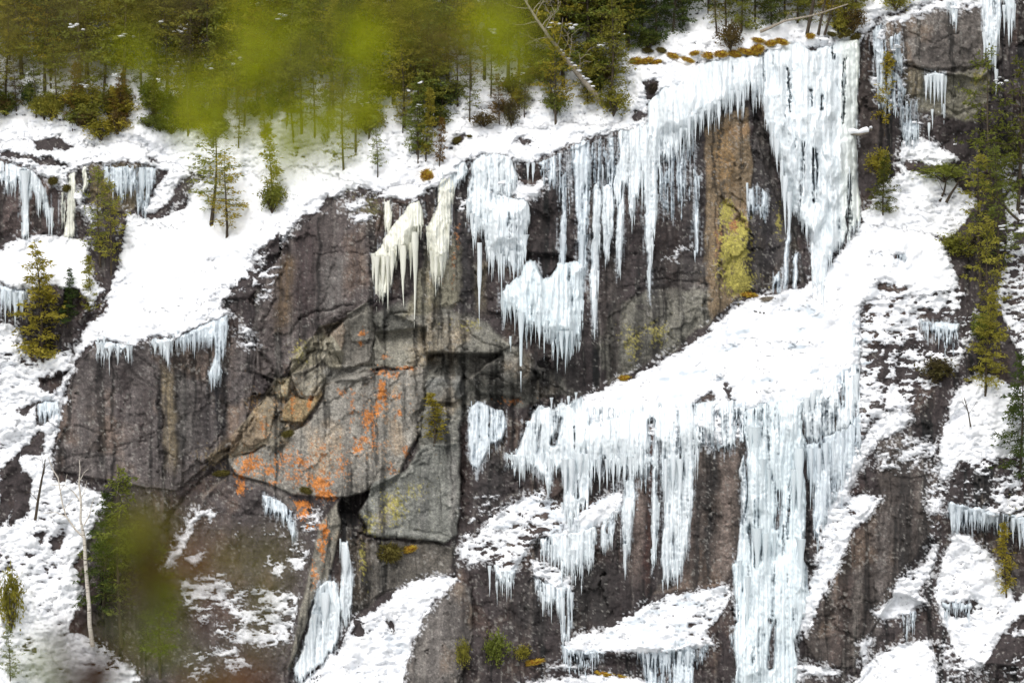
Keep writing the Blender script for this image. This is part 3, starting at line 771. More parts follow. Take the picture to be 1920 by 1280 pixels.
# ------------------------------------------------------------------ snow
# (object name, kind or None for a thing, label, category, group, [(polygon, mode)], [holes]); mode: None solid, number = coverage of broken snow
SNOWS = [
    ('snow_slope', 'structure', 'smooth white snow slope on the left ledge ending in a lip above the dark wall', [
        ([(235, 395), (275, 412), (320, 398), (350, 378), (362, 345), (420, 325), (520, 308), (560, 302), (640, 322), (705, 342), (650, 362), (612, 372), (605, 392), (560, 410), (545, 438), (535, 450),
          (505, 458), (475, 480), (468, 515), (490, 530), (460, 545), (430, 553), (415, 573), (438, 585), (425, 595), (395, 605), (370, 615), (350, 622), (325, 635), (300, 632), (280, 634), (250, 648), (235, 645), (210, 643),
          (180, 638), (155, 655), (140, 685), (125, 745), (108, 810), (96, 855), (78, 845), (92, 780), (104, 735), (132, 680), (165, 600), (195, 590), (203, 540), (222, 500)], None),
        ([(500, 560), (535, 480), (520, 440), (480, 470), (470, 520)], 0.42)],
     [[(455, 525), (475, 520), (470, 535), (445, 550), (430, 545)], [(500, 455), (525, 440), (530, 480), (505, 500), (490, 480)]]),
    ('snow_slope', 'structure', 'rounded snow hump on the far left below the small ice columns', [
        ([(-900, 440), (0, 463), (30, 446), (70, 440), (130, 438), (165, 455), (172, 510), (195, 545), (170, 580), (152, 545), (100, 538), (50, 545), (0, 532), (-900, 520)], None)], []),
    ('snow_slope', 'structure', 'snow band under the dense wood at the upper left', [
        ([(-900, 250), (0, 264), (40, 250), (85, 238), (110, 237), (135, 256), (200, 264), (240, 257), (275, 268), (300, 288), (330, 298), (362, 315), (335, 350), (318, 380), (285, 402), (262, 397), (290, 360), (310, 325),
          (280, 312), (240, 304), (170, 310), (135, 318), (125, 330), (138, 345), (150, 360), (165, 385), (185, 400), (170, 420), (140, 380), (100, 345), (75, 330), (50, 312), (20, 305), (0, 300), (-900, 300)], None)],
     [[(60, 262), (85, 253), (130, 260), (138, 275), (120, 280), (70, 278)], [(0, 284), (40, 290), (110, 300), (130, 312), (100, 312), (40, 298), (0, 292)], [(280, 285), (310, 290), (300, 302), (280, 298)]]),
    ('snow_slope', 'structure', 'broken snow slope on the lower left beside the dark wall', [
        ([(-900, 590), (0, 605), (30, 612), (60, 680), (130, 655), (140, 690), (115, 770), (96, 855), (100, 900), (150, 905), (200, 935), (185, 960), (170, 1000), (140, 1060), (155, 1110), (130, 1180), (190, 1210), (260, 1270), (200, 1340),
          (-900, 1400)], 0.86)],
     [[(72, 712), (135, 690), (112, 733), (80, 733)], [(30, 770), (65, 757), (50, 778)], [(70, 758), (112, 752), (110, 790), (70, 795)], [(30, 852), (70, 815), (95, 815), (90, 850)], [(0, 880), (36, 850), (38, 900), (18, 970), (0, 985)],
      [(40, 885), (62, 895), (52, 960), (20, 985), (25, 950)], [(66, 1000), (90, 996), (80, 1012)], [(45, 1040), (65, 1035), (55, 1046)], [(95, 1010), (120, 1000), (112, 1030), (98, 1035)]]),
    ('snow_slope', 'structure', 'snow shelf along the foot of the wood above the middle wall', [
        ([(815, 290), (830, 262), (850, 238), (862, 228), (900, 224), (960, 226), (1010, 228), (1060, 216), (1110, 228), (1152, 222), (1172, 205), (1155, 178), (1172, 140), (1172, 108), (1192, 94), (1215, 84), (1240, 92), (1275, 86),
          (1300, 112), (1330, 110), (1320, 135), (1300, 165), (1240, 170), (1215, 195), (1212, 238), (1165, 246), (1140, 252), (1080, 266), (1050, 282), (1012, 300), (990, 307), (950, 300), (935, 288), (880, 302), (850, 322), (830, 342),
          (800, 362), (772, 378), (720, 372), (700, 370), (722, 354), (745, 345), (790, 335)], None)],
     [[(843, 258), (870, 254), (860, 272), (848, 274)], [(1208, 155), (1232, 150), (1226, 180), (1214, 188)], [(1185, 215), (1205, 212), (1210, 222), (1188, 225)], [(780, 320), (808, 312), (800, 345), (788, 345)], [(965, 262), (1000, 258), (990, 270)],
      [(1170, 108), (1230, 105), (1260, 108), (1240, 118), (1180, 122)]]),
    ('snow_slope', 'structure', 'wide white snow ramp rising to the foot of the great ice curtain', [
        ([(1085, 752), (1100, 742), (1130, 725), (1190, 702), (1240, 676), (1282, 652), (1332, 612), (1360, 590), (1392, 560), (1450, 548), (1510, 535), (1548, 500), (1592, 450), (1620, 412), (1680, 420), (1760, 440), (1782, 480), (1800, 540),
          (1740, 562), (1640, 560), (1612, 580), (1617, 640), (1612, 700), (1572, 742), (1490, 770), (1440, 766), (1400, 770), (1340, 782), (1280, 774), (1225, 780), (1180, 784), (1130, 800), (1095, 800), (1092, 775)], None), ([(1070, 770), (1450, 730), (1520, 750), (1450, 800), (1400, 815), (1350, 832), (1290, 822), (1225, 826), (1180, 840), (1120, 860), (1085, 850)], 0.66)],
     [[(1290, 770), (1330, 735), (1345, 745), (1310, 765)], [(1355, 718), (1362, 722), (1378, 755), (1370, 750)], [(1670, 475), (1690, 480), (1680, 488)], [(1640, 530), (1700, 540), (1690, 548), (1650, 540)]]),
    ('snow_slope', 'structure', 'broken snow among dark rocks right of the ramp', [
        ([(1612, 575), (1640, 560), (1800, 540), (1835, 600), (1792, 690), (1752, 702), (1700, 775), (1642, 792), (1600, 835), (1605, 760), (1615, 700)], 0.60)],
     [[(1720, 600), (1800, 610), (1795, 660), (1740, 660)], [(1805, 560), (1830, 570), (1820, 590), (1805, 585)]]),
    ('snow_slope', 'structure', 'snow slope below the upper right bluff', [
        ([(1612, 402), (1640, 380), (1660, 340), (1690, 325), (1680, 308), (1692, 266), (1740, 262), (1800, 300), (1762, 312), (1792, 340), (1832, 380), (1785, 445), (1700, 432), (1622, 420)], 0.95)],
     [[(1690, 300), (1740, 310), (1790, 318), (1740, 328), (1700, 315)]]),
    ('snow_slope', 'structure', 'patchy snow along the right edge behind the spruces', [
        ([(1880, 300), (1960, 300), (2800, 320), (2800, 700), (1930, 720), (1870, 560), (1890, 460)], 0.62)], []),
    ('snow_slope', 'structure', 'snow bank at the right edge under the hanging spruces', [
        ([(1790, 740), (1812, 720), (1850, 702), (1900, 722), (1960, 740), (2800, 760), (2800, 860), (1900, 852), (1862, 862), (1800, 862), (1768, 905), (1760, 862), (1765, 822)], 0.95),
        ([(1740, 905), (1770, 880), (1800, 862), (1930, 850), (1940, 1000), (1880, 990), (1780, 960), (1745, 1010)], 0.45)], []),
    ('snow_slope', 'structure', 'large snow patch at the lower right', [
        ([(1790, 1000), (1820, 1008), (1860, 1038), (1882, 1088), (1902, 1128), (1940, 1100), (2800, 1080), (2800, 1150), (1935, 1140), (1892, 1172), (1872, 1202), (1842, 1252), (1812, 1252), (1790, 1216), (1766, 1162), (1755, 1110), (1765, 1060)], 1.05),
        ([(1760, 1200), (1800, 1220), (1850, 1250), (1840, 1300), (1780, 1300)], 0.5)],
     [[(1765, 1130), (1830, 1128), (1822, 1155), (1790, 1160)]]),
    ('snow_ridge', None, 'bare snow ridge curving down the rib right of the tallest icefall', [
        ([(1658, 772), (1690, 764), (1712, 785), (1692, 802), (1652, 822), (1622, 862), (1592, 922), (1562, 962), (1532, 1012), (1548, 958), (1598, 852), (1640, 792)], 1.1),
        ([(1540, 962), (1572, 932), (1622, 928), (1656, 932), (1630, 962), (1600, 992), (1572, 1062), (1540, 1122), (1512, 1192), (1498, 1182), (1518, 1102), (1534, 1032)], 0.95)], []),
    ('snow_heap', None, 'snow shelf with a pointed right end on the middle wall', [
        ([(912, 352), (925, 340), (955, 335), (975, 337), (985, 345), (1000, 345), (1020, 335), (1032, 338), (1025, 346), (1005, 371), (985, 376), (960, 370), (935, 366), (915, 362)], None)], []),
    ('snow_heap', None, 'small rounded snow cap above the pointed snow shelf', [([(1017, 315), (1030, 309), (1045, 312), (1049, 318), (1035, 320), (1024, 326)], None)], []),
    ('snow_heap', None, 'thin snow cap on the ice left of the pointed shelf', [([(888, 320), (902, 313), (925, 312), (937, 318), (925, 324), (900, 328)], None)], []),
    ('snow_patch', None, 'small snow patch on top of the buttress left of the creamy icicles', [([(640, 388), (660, 376), (690, 372), (690, 384), (665, 392), (645, 396)], None)], []),
    ('snow_patch', None, 'small snow patch on the buttress just under the upper small one', [([(656, 405), (680, 398), (704, 402), (690, 415), (665, 420)], None)], []),
    ('snow_patch', None, 'ragged little snow patch on the brown wall right of the ledge lip', [([(440, 622), (455, 608), (478, 620), (470, 626)], None)], []),
    ('snow_patch', None, 'thin snow streak just below the ragged little patch', [([(455, 646), (478, 640), (482, 650), (462, 654)], 0.9)], []),
    ('snow_patch', None, 'tiny snow patch right of the tip of the left snow slope', [([(488, 560), (498, 545), (506, 548), (497, 562)], None)], []),
    ('snow_ledge', None, 'long slanting snow ledge at the bottom centre with ice hanging under it', [
        ([(1058, 1205), (1080, 1190), (1100, 1184), (1150, 1175), (1200, 1140), (1250, 1114), (1310, 1110), (1360, 1094), (1372, 1118), (1352, 1150), (1322, 1180), (1342, 1210), (1300, 1216), (1250, 1216), (1200, 1226), (1150, 1220), (1090, 1216)], 0.80), ([(1060, 1215), (1090, 1192), (1150, 1182), (1200, 1165), (1290, 1190), (1300, 1214), (1200, 1226), (1100, 1220)], 1.0)], []),
    ('snow_ledge', None, 'narrow snow ledge along the bottom edge of the view', [([(960, 1290), (1050, 1268), (1150, 1262), (1200, 1270), (1225, 1285), (1240, 1400), (950, 1400)], None), ([(1020, 1250), (1060, 1244), (1100, 1250), (1060, 1256)], None)], []),
    ('snow_gully', None, 'snow filled gully below the olive moss at the bottom left of centre', [
        ([(545, 1290), (600, 1252), (642, 1210), (662, 1160), (702, 1150), (742, 1108), (790, 1084), (842, 1078), (857, 1086), (836, 1112), (812, 1132), (792, 1162), (776, 1202), (762, 1242), (750, 1290), (745, 1400), (540, 1400)], 0.97)],
     [[(720, 1160), (735, 1165), (740, 1185), (728, 1180)], [(665, 1160), (685, 1165), (680, 1190), (662, 1190)]]),
    ('snow_patch', None, 'slim white snow strip on the left edge of the dark pyramid', [([(302, 1062), (312, 1045), (332, 1020), (355, 975), (368, 958), (388, 952), (412, 960), (398, 972), (392, 980), (380, 968), (365, 985), (350, 1030), (340, 1042), (318, 1066)], None)], []),
    ('snow_patch', None, 'small snow tongue pointing right at the foot of the slim strip', [([(338, 1045), (360, 1038), (388, 1035), (378, 1048), (365, 1062), (350, 1052)], None)], []),
    ('snow_patch', None, 'scattered snow patches over the face of the dark pyramid', [
        ([(340, 1090), (420, 1070), (440, 1110), (480, 1100), (560, 1120), (545, 1200), (500, 1210), (420, 1200), (350, 1140)], 0.56), ([(520, 990), (600, 960), (585, 1010), (570, 1070), (540, 1060)], 0.52), ([(350, 1230), (440, 1210), (470, 1250), (350, 1280)], 0.55),
        ([(440, 980), (520, 985), (510, 1005), (440, 1005)], 0.36), ([(500, 1040), (540, 1035), (530, 1080), (500, 1070)], 0.45)], []),
    ('snow_ledge', None, 'rough snow covered steps left of the middle icefall', [
        ([(890, 1005), (930, 965), (958, 945), (988, 930), (1012, 918), (1045, 945), (1080, 955), (1050, 1005), (1020, 1002), (1000, 1010), (985, 1040), (970, 1068), (940, 1078), (925, 1050), (870, 1060), (860, 1030)], 0.72)], []),
    ('snow_ledge', None, 'white snow ramp leading up right from the rough steps', [
        ([(1040, 1000), (1075, 975), (1110, 945), (1150, 922), (1172, 922), (1162, 950), (1150, 975), (1120, 985), (1090, 1000), (1045, 1012)], 1.0)], []),
    ('snow_patch', None, 'snow clinging round a small rock notch above the bottom snow ledge', [
        ([(995, 1052), (1020, 1056), (1050, 1068), (1070, 1085), (1068, 1105), (1045, 1105), (1020, 1090), (1000, 1075)], 0.8)], []),
    ('snow_bank', None, 'snow bank with dark cracks at the bottom right corner', [
        ([(1590, 1290), (1642, 1228), (1682, 1206), (1742, 1200), (1752, 1230), (1758, 1290), (1758, 1400), (1580, 1400)], 1.1), ([(1460, 1290), (1480, 1245), (1552, 1248), (1575, 1262), (1560, 1268), (1520, 1262), (1480, 1280), (1470, 1400)], 0.9)], []),
    ('snow_patch', None, 'snow strip beside the dark slot right of the brown speckled wall', [
        ([(1672, 1122), (1690, 1080), (1732, 1058), (1748, 1020), (1762, 1018), (1742, 1082), (1722, 1112), (1740, 1130), (1700, 1150), (1655, 1165), (1640, 1150)], 0.85)], []),
    ('snow_patch', None, 'small upright snow sliver at the foot of the brown speckled wall', [([(1612, 1205), (1632, 1195), (1625, 1240), (1615, 1240)], 0.8)], []),
    ('snow_patch', None, 'broken snow clumps on the rocks above the brown speckled wall', [
        ([(1630, 860), (1700, 820), (1760, 830), (1740, 870), (1660, 880)], 0.50), ([(1745, 880), (1775, 860), (1765, 960), (1740, 960)], 0.6), ([(1700, 720), (1760, 720), (1730, 745), (1690, 748)], 0.55)], []),
    ('snow_heap', None, 'snow clumps on the top edge of the upper right bluff', [
        ([(1650, 30), (1690, 25), (1735, 2), (1790, -8), (1845, -5), (1845, 14), (1800, 20), (1760, 15), (1715, 32), (1700, 42), (1665, 42)], 0.72), ([(1640, 60), (1660, 55), (1655, 75), (1640, 72)], .8)], []),
    ('snow_dusting', 'stuff', 'thin specks of snow caught on small rock edges', [
        ([(860, 960), (900, 930), (940, 920), (960, 945), (900, 1010), (860, 1070)], 0.26), ([(1250, 470), (1300, 460), (1330, 500), (1280, 520), (1240, 500)], 0.24), ([(1630, 100), (1700, 110), (1690, 200), (1640, 200)], 0.42), ([(1620, 580), (1640, 600), (1630, 700), (1615, 700)], 0.4),
        ([(1800, 1200), (1960, 1150), (1960, 1300), (1800, 1300)], 0.42), ([(0, 540), (60, 550), (40, 610), (0, 600)], .3),
        ([(860, 370), (905, 375), (900, 400), (860, 395)], 0.45), ([(475, 445), (500, 455), (490, 500), (470, 480)], .5), ([(1690, 250), (1700, 180), (1830, 230), (1800, 270)], 0.25)], []),
    ('snow_ground', 'structure', 'snow on the forest floor between the conifers', [(FOREST_EDGE + [(3200, -1300), (-1200, -1300)], 0.93)], []),
]
n_s = fbm(U / 15 + 0.35 * V / 15, V / 7, 4, 4, 0.68)
n_s2 = fbm(U / 70, V / 55, 1, 3)
SFIELD = np.full(U.shape, -5.0, np.float32)
STH = np.ones(U.shape, np.float32)
SOWN = np.full(U.shape, -1, np.int16)
for k, (nm, kd, lb, polys, holes) in enumerate(SNOWS):
    for poly, mode in polys:
        sl_ = box_slice(poly, 40)
        s = poly_sdf(poly, SU[sl_], SV[sl_]) + (18 if nm == 'snow_ground' else 0)
        if mode is None:
            f = s / 6.0 + n_s[sl_] * 0.5
        else:
            f = np.minimum(s / 5.0 + 0.4, 2.4 * (n_s[sl_] * 0.75 + n_s2[sl_] * 0.35 + (mode - 0.5) * 2.1))
        if nm != 'snow_ground' and nm != 'snow_dusting':
            for h in holes:
                hs = poly_sdf(h, SU[sl_], SV[sl_])
                f = np.minimum(f, -hs / 4.0 + n_s[sl_] * 0.5)
        if mode is not None and mode < 0.5:
            f = np.where(f < 0, f * 3 - 1.5, f)
        cur = SFIELD[sl_]
        better = f > cur
        SFIELD[sl_] = np.where(better, f, cur)
        SOWN[sl_][better] = k
        STH[sl_][better] = 1.0 if mode is None else (0.5 if mode < 0.8 else 0.8)
thick = np.where(SFIELD > 0, 0.30 * (1 - np.exp(-SFIELD * 0.7)) + 0.02, np.maximum(SFIELD * 0.35, -0.25))
SOLID = np.where(SFIELD > 0, ss(SFIELD, 1.0, 5.0), 0)
thick += np.where(SFIELD > 0, np.minimum(SFIELD, 1) * (0.08 * n_s * (1 - 0.6 * SOLID) + 0.04 * med + 0.02 * fine * (1 - SOLID)), 0)
thick += SOLID * relief * 0.35 * -1.0
thick = np.where(thick > 0, thick * STH, thick)
D_SNOW = (D + 0.02 - thick * 1.1).astype(np.float32)

crev_n = fbm(U / 30 + 0.5 * V / 30, V / 13, 3, 4, 0.6)
crev = np.exp(-(crev_n / 0.045) ** 2) * ss(fbm(U / 55, V / 40, 6, 2), 0.05, 0.5) * (SFIELD > 0)
D_SNOW += (0.16 * crev).astype(np.float32)
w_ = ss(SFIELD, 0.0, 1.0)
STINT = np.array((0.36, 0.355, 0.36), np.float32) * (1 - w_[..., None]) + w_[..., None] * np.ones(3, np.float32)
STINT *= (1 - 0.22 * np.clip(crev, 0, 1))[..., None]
glaze = ss(fbm(U / 34 + V / 60, V / 15, 2, 4) + 0.35 * fbm(U / 90, V / 60, 5, 2), 0.30, 0.85)
for poly, amt in (([(1085, 790), (1240, 690), (1400, 580), (1620, 560), (1640, 700), (1500, 800), (1100, 850)], 0.40), ([(1500, 540), (1700, 420), (1800, 480), (1650, 560)], 0.12), ([(1060, 1215), (1250, 1112), (1372, 1095), (1340, 1220)], 0.30),
                  ([(1590, 900), (1660, 920), (1500, 1190), (1500, 1100)], 0.2), ([(890, 1005), (1012, 918), (1170, 922), (1100, 1010), (960, 1080)], 0.25), ([(540, 1290), (700, 1140), (850, 1078), (760, 1280)], 0.14), ([(640, 1000), (880, 225), (1215, 180), (1200, 260), (820, 360)], 0.12)):
    sl_ = box_slice(poly, 20)
    m = ss(poly_sdf(poly, SU[sl_], SV[sl_]), -10, 12) * glaze[sl_] * amt
    STINT[sl_] *= 1 - m[..., None] * np.array((1.0, 0.86, 0.76), np.float32)
# frost and specks of snow on the rock round the snow
near = ss(SFIELD, -2.4, -0.1) * steep
speck = ss(0.85 * n_e + 0.3 * n_s + 0.2 * fine, 0.62 - 0.62 * near, 0.95 - 0.62 * near) * ss(near, 0.0, 0.3)
TINT += (speck * 0.55)[..., None] * (np.array((0.72, 0.73, 0.75), np.float32) - TINT)

# ------------------------------------------------------------------ ice
# name, label, category, material, polygon list (polygon, spike length px, coverage), extra icicles [(u, v, length px, radius px)], how many fringe icicles
ICES = [
    ('ice_curtain', 'ice curtain of short white icicles left of the dark arch, under golden moss', M_ICE, [
        ([(1212, 240), (1215, 195), (1240, 165), (1280, 155), (1292, 130), (1310, 124), (1330, 115), (1360, 108), (1400, 106), (1431, 103), (1431, 150), (1427, 178), (1418, 170), (1408, 155), (1398, 160), (1385, 178), (1370, 182), (1340, 198),
          (1325, 208), (1310, 218), (1300, 235), (1290, 248), (1278, 258), (1262, 268), (1230, 255)], 46, 1.25)],
     [(1384, 170, 55, 5), (1372, 170, 45, 4), (1348, 190, 55, 5), (1329, 195, 60, 5), (1316, 205, 40, 4), (1304, 215, 55, 4), (1292, 220, 65, 4), (1276, 240, 60, 4), (1424, 160, 45, 5), (1415, 150, 40, 4), (1264, 250, 50, 4), (1252, 255, 45, 4), (1397, 150, 40, 4)], 70),
    ('ice_curtain', 'great hanging ice curtain of long white columns right of the dark arch', M_ICE, [
        ([(1428, 104), (1440, 94), (1470, 82), (1500, 80), (1518, 92), (1532, 96), (1545, 85), (1560, 80), (1580, 72), (1600, 68), (1612, 78), (1610, 150), (1606, 240), (1607, 330), (1614, 380), (1612, 405), (1598, 428), (1580, 442), (1562, 468),
          (1550, 495), (1547, 528), (1524, 532), (1521, 480), (1519, 440), (1500, 400), (1490, 385), (1482, 395), (1476, 375), (1469, 330), (1462, 290), (1450, 270), (1444, 245), (1435, 215), (1430, 190)], 30, 1.22)],
     [(1449, 230, 65, 5), (1457, 260, 65, 5), (1438, 180, 50, 4), (1466, 300, 80, 5), (1472, 330, 110, 6), (1480, 360, 100, 6), (1453, 250, 50, 4)], 50),
    ('icefall', 'frozen trickles fanning down the wall left of the great curtain', M_ICE, [
        ([(1160, 245), (1180, 240), (1215, 232), (1242, 238), (1262, 262), (1256, 290), (1240, 285), (1234, 330), (1233, 400), (1226, 430), (1214, 430), (1209, 375), (1204, 325), (1196, 355), (1190, 390), (1180, 400), (1175, 345), (1166, 340), (1157, 390),
          (1149, 345), (1162, 290)], 55, 0.92),
        ([(1112, 350), (1120, 342), (1128, 360), (1125, 430), (1122, 520), (1116, 620), (1110, 600), (1106, 520), (1110, 430)], 20, 1.0),
        ([(1130, 352), (1140, 342), (1150, 350), (1152, 400), (1146, 450), (1138, 480), (1132, 460), (1128, 400)], 25, 1.0),
        ([(1158, 390), (1168, 350), (1170, 420), (1165, 490), (1158, 510), (1155, 450)], 15, 0.9),
        ([(1208, 400), (1226, 400), (1226, 440), (1222, 500), (1220, 555), (1216, 545), (1214, 480), (1208, 440)], 15, 0.75)],
     [(1115, 560, 75, 6), (1138, 440, 55, 5), (1161, 470, 50, 4), (1218, 500, 65, 4), (1185, 370, 70, 5), (1204, 320, 80, 4)], 40),
    ('icefall', 'grey veil of thin ice down the wall above the ice bulge', M_GICE, [
        ([(1078, 270), (1105, 262), (1108, 330), (1104, 400), (1102, 450), (1097, 520), (1085, 520), (1084, 450), (1080, 400), (1076, 330)], 15, 0.78),
        ([(1053, 330), (1062, 320), (1063, 400), (1062, 450), (1060, 500), (1050, 500), (1048, 445), (1054, 400)], 15, 0.85),
        ([(1238, 250), (1262, 262), (1275, 300), (1272, 350), (1262, 340), (1258, 290), (1240, 290)], 30, 0.55),
        ([(1303, 330), (1312, 330), (1312, 400), (1308, 470), (1303, 480), (1300, 400)], 20, 0.62),
        ([(1400, 355), (1425, 350), (1440, 365), (1440, 390), (1430, 400), (1420, 385), (1410, 400), (1404, 385)], 20, 0.55),
        ([(1476, 420), (1480, 400), (1482, 450), (1478, 520), (1470, 548), (1470, 500)], 10, 0.9), ([(1490, 475), (1498, 470), (1496, 520), (1492, 540), (1486, 538)], 8, 0.9), ([(1450, 520), (1462, 510), (1466, 545), (1450, 548)], 5, 0.7)],
     [(1056, 440, 75, 7), (1091, 440, 90, 7)], 20),
    ('ice_bulge', 'swollen pale blue ice bulge hanging in the middle wall', M_BICE, [
        ([(940, 548), (952, 532), (975, 515), (990, 490), (1004, 488), (1010, 508), (1018, 525), (1035, 515), (1045, 495), (1060, 494), (1080, 490), (1097, 500), (1095, 560), (1088, 598), (1080, 625), (1072, 640), (1062, 645), (1050, 628), (1040, 625),
          (1020, 615), (1000, 605), (988, 592), (975, 590), (960, 568), (948, 572), (941, 590), (937, 570)], 40, 1.1)],
     [(977, 585, 152, 6), (1011, 590, 65, 5), (1025, 600, 45, 4), (1053, 620, 55, 6), (1072, 620, 50, 5), (1063, 620, 50, 4), (945, 565, 55, 4), (996, 590, 45, 4), (958, 560, 50, 3), (1082, 590, 60, 4), (957, 630, 30, 3)], 50),
    ('icicle_cluster', 'hanging icicle cluster below the thin snow cap left of the pointed shelf', M_ICE, [
        ([(884, 305), (905, 290), (930, 284), (950, 290), (962, 302), (970, 335), (950, 348), (930, 362), (916, 380), (912, 410), (913, 432), (902, 425), (892, 428), (882, 412), (874, 385), (878, 350), (886, 330)], 40, 0.88)],
     [(885, 400, 50, 5), (893, 405, 55, 5), (902, 410, 40, 4), (878, 380, 40, 4), (899, 455, 160, 7), (912, 400, 45, 4), (1000, 305, 40, 5), (990, 300, 40, 5)], 36),
    ('ice_bulge', 'lumpy snow crusted ice under the pointed snow shelf', M_ICE, [
        ([(908, 378), (935, 364), (960, 369), (990, 378), (992, 400), (986, 430), (986, 455), (976, 490), (966, 482), (950, 470), (935, 462), (925, 458), (914, 462), (909, 440), (915, 412), (908, 392)], 34, 1.0)],
     [(962, 470, 58, 7), (984, 440, 55, 7), (950, 465, 30, 5), (914, 450, 30, 4), (922, 470, 60, 3), (935, 475, 62, 3), (945, 480, 50, 3), (940, 475, 80, 3)], 34),
    ('icicle_cluster', 'creamy yellow icicle cluster sweeping down left on the buttress edge', M_YICE, [
        ([(768, 380), (787, 375), (793, 400), (793, 422), (785, 420), (780, 440), (780, 452), (770, 466), (757, 464), (748, 458), (744, 470), (738, 500), (734, 520), (725, 535), (715, 545), (708, 540), (705, 520), (702, 498), (698, 478), (713, 462),
          (720, 448), (735, 425), (750, 403)], 30, 1.1), ([(720, 378), (732, 375), (735, 400), (730, 430), (722, 425)], 10, 0.9)],
     [(706, 480, 105, 6), (718, 480, 90, 6), (727, 480, 110, 6), (735, 470, 70, 7), (756, 460, 118, 6), (778, 435, 182, 7), (770, 455, 70, 6), (700, 475, 60, 5)], 22),
    ('ice_column', 'creamy ice column narrowing to one tip on the olive wall', M_YICE, [
        ([(820, 335), (845, 328), (853, 350), (846, 380), (846, 410), (844, 438), (838, 470), (834, 495), (828, 505), (822, 515), (814, 525), (812, 510), (808, 488), (805, 468), (800, 450), (800, 428), (808, 410), (818, 395), (822, 360)], 25, 1.2)],
     [(817, 480, 70, 7), (809, 470, 50, 5), (827, 480, 40, 6), (834, 460, 50, 5), (802, 435, 45, 4), (841, 420, 50, 4)], 14),
    ('ice_column', 'white ice streaming from the snow shelf above the creamy column', M_ICE, [
        ([(818, 300), (850, 310), (872, 300), (880, 320), (860, 340), (848, 352), (830, 350), (820, 340)], 20, 0.75)], [], 10),
    ('icicle_cluster', 'thin icicles and frozen pillars on the reddish wall at the far left edge', M_ICE, [
        ([(-60, 300), (0, 302), (30, 308), (60, 320), (76, 338), (86, 360), (96, 400), (100, 425), (92, 418), (85, 398), (76, 375), (70, 380), (60, 355), (54, 380), (55, 440), (41, 442), (41, 370), (35, 330), (22, 345), (10, 340), (0, 335), (-60, 330)], 30, 0.95)],
     [(47, 320, 125, 8), (14, 330, 40, 4), (97, 390, 60, 5), (88, 380, 50, 4), (73, 360, 50, 4)], 24),
    ('ice_column', 'yellowish frozen pillar on the small rock step at the left', M_YICE, [
        ([(128, 325), (140, 322), (142, 360), (138, 400), (142, 440), (120, 445), (124, 400), (126, 360)], 5, 1.2), ([(155, 315), (164, 312), (163, 350), (156, 362)], 10, 1.0), ([(118, 350), (124, 345), (122, 400), (115, 430), (113, 390)], 10, .8)], [], 6),
    ('icefall', 'thin ice veil over ochre rock behind the slim olive trees at the left', M_GICE, [
        ([(195, 312), (292, 315), (284, 350), (272, 385), (258, 378), (256, 340), (230, 350), (215, 345), (200, 340)], 40, 0.72)], [(266, 318, 70, 9), (275, 320, 45, 5), (224, 330, 50, 3), (235, 325, 55, 3)], 30),
    ('icicle_cluster', 'short bent icicles under the lip of the left snow slope', M_ICE, [
        ([(178, 640), (250, 646), (248, 655), (215, 652), (180, 650)], 22, 0.9), ([(285, 634), (325, 634), (322, 650), (316, 668), (300, 650), (284, 645)], 22, 0.9)],
     [(185, 645, 26, 4), (192, 645, 26, 4), (206, 647, 26, 4), (222, 648, 34, 4), (240, 648, 34, 4), (315, 640, 52, 6), (290, 640, 26, 4), (302, 640, 30, 3)], 22),
    ('icefall', 'thin ice veil with one long tongue at the right end of the left ledge lip', M_GICE, [
        ([(325, 638), (350, 622), (395, 603), (427, 590), (428, 612), (421, 650), (413, 680), (418, 700), (402, 715), (391, 702), (400, 680), (405, 650), (400, 630), (385, 640), (370, 638), (350, 640)], 28, 0.85)],
     [(418, 610, 70, 5), (362, 630, 35, 3), (403, 690, 35, 5), (424, 600, 60, 3), (345, 635, 30, 3)], 30),
    ('icicle_cluster', 'row of thin icicles on the dark step at the far left', M_GICE, [([(0, 535), (50, 545), (48, 562), (0, 560)], 40, 0.85)], [(10, 545, 70, 4), (28, 548, 65, 5), (20, 545, 50, 3), (40, 550, 40, 3)], 16),
    ('icicle_cluster', 'icicles in the small cave on the lower left snow slope', M_GICE, [([(70, 755), (112, 752), (112, 772), (70, 775)], 25, 0.85)], [], 12),
    ('icefall', 'frosted ice sheet on the dark wall under the long icicle', M_GICE, [
        ([(880, 762), (900, 754), (925, 765), (944, 770), (951, 800), (941, 824), (920, 832), (906, 860), (896, 878), (882, 868), (878, 820)], 12, 0.80)], [], 6),
    ('icefall', 'left icefall of white columns below the overhang in the centre', M_ICE, [
        ([(1000, 768), (1015, 758), (1035, 765), (1055, 755), (1075, 764), (1092, 790), (1103, 815), (1108, 850), (1106, 900), (1102, 930), (1087, 938), (1080, 958), (1060, 962), (1056, 940), (1055, 880), (1040, 862), (1032, 915), (1020, 890), (1005, 870), (975, 868),
          (946, 856), (970, 845), (988, 800)], 40, 1.0)],
     [(1060, 860, 90, 8), (1072, 860, 90, 9), (1086, 850, 85, 9), (1098, 850, 80, 8), (1030, 860, 70, 4), (1018, 850, 70, 4), (975, 855, 60, 4), (983, 855, 50, 3), (1034, 745, 30, 4), (1066, 742, 28, 4), (1080, 735, 24, 3)], 50),
    ('icicle_cluster', 'comb of separate icicles over the dark hollow between the two icefalls', M_ICE, [
        ([(1095, 800), (1112, 790), (1180, 775), (1215, 765), (1221, 775), (1220, 830), (1212, 858), (1196, 870), (1180, 872), (1165, 872), (1150, 866), (1140, 872), (1128, 880), (1118, 868), (1108, 866)], 46, 0.95)],
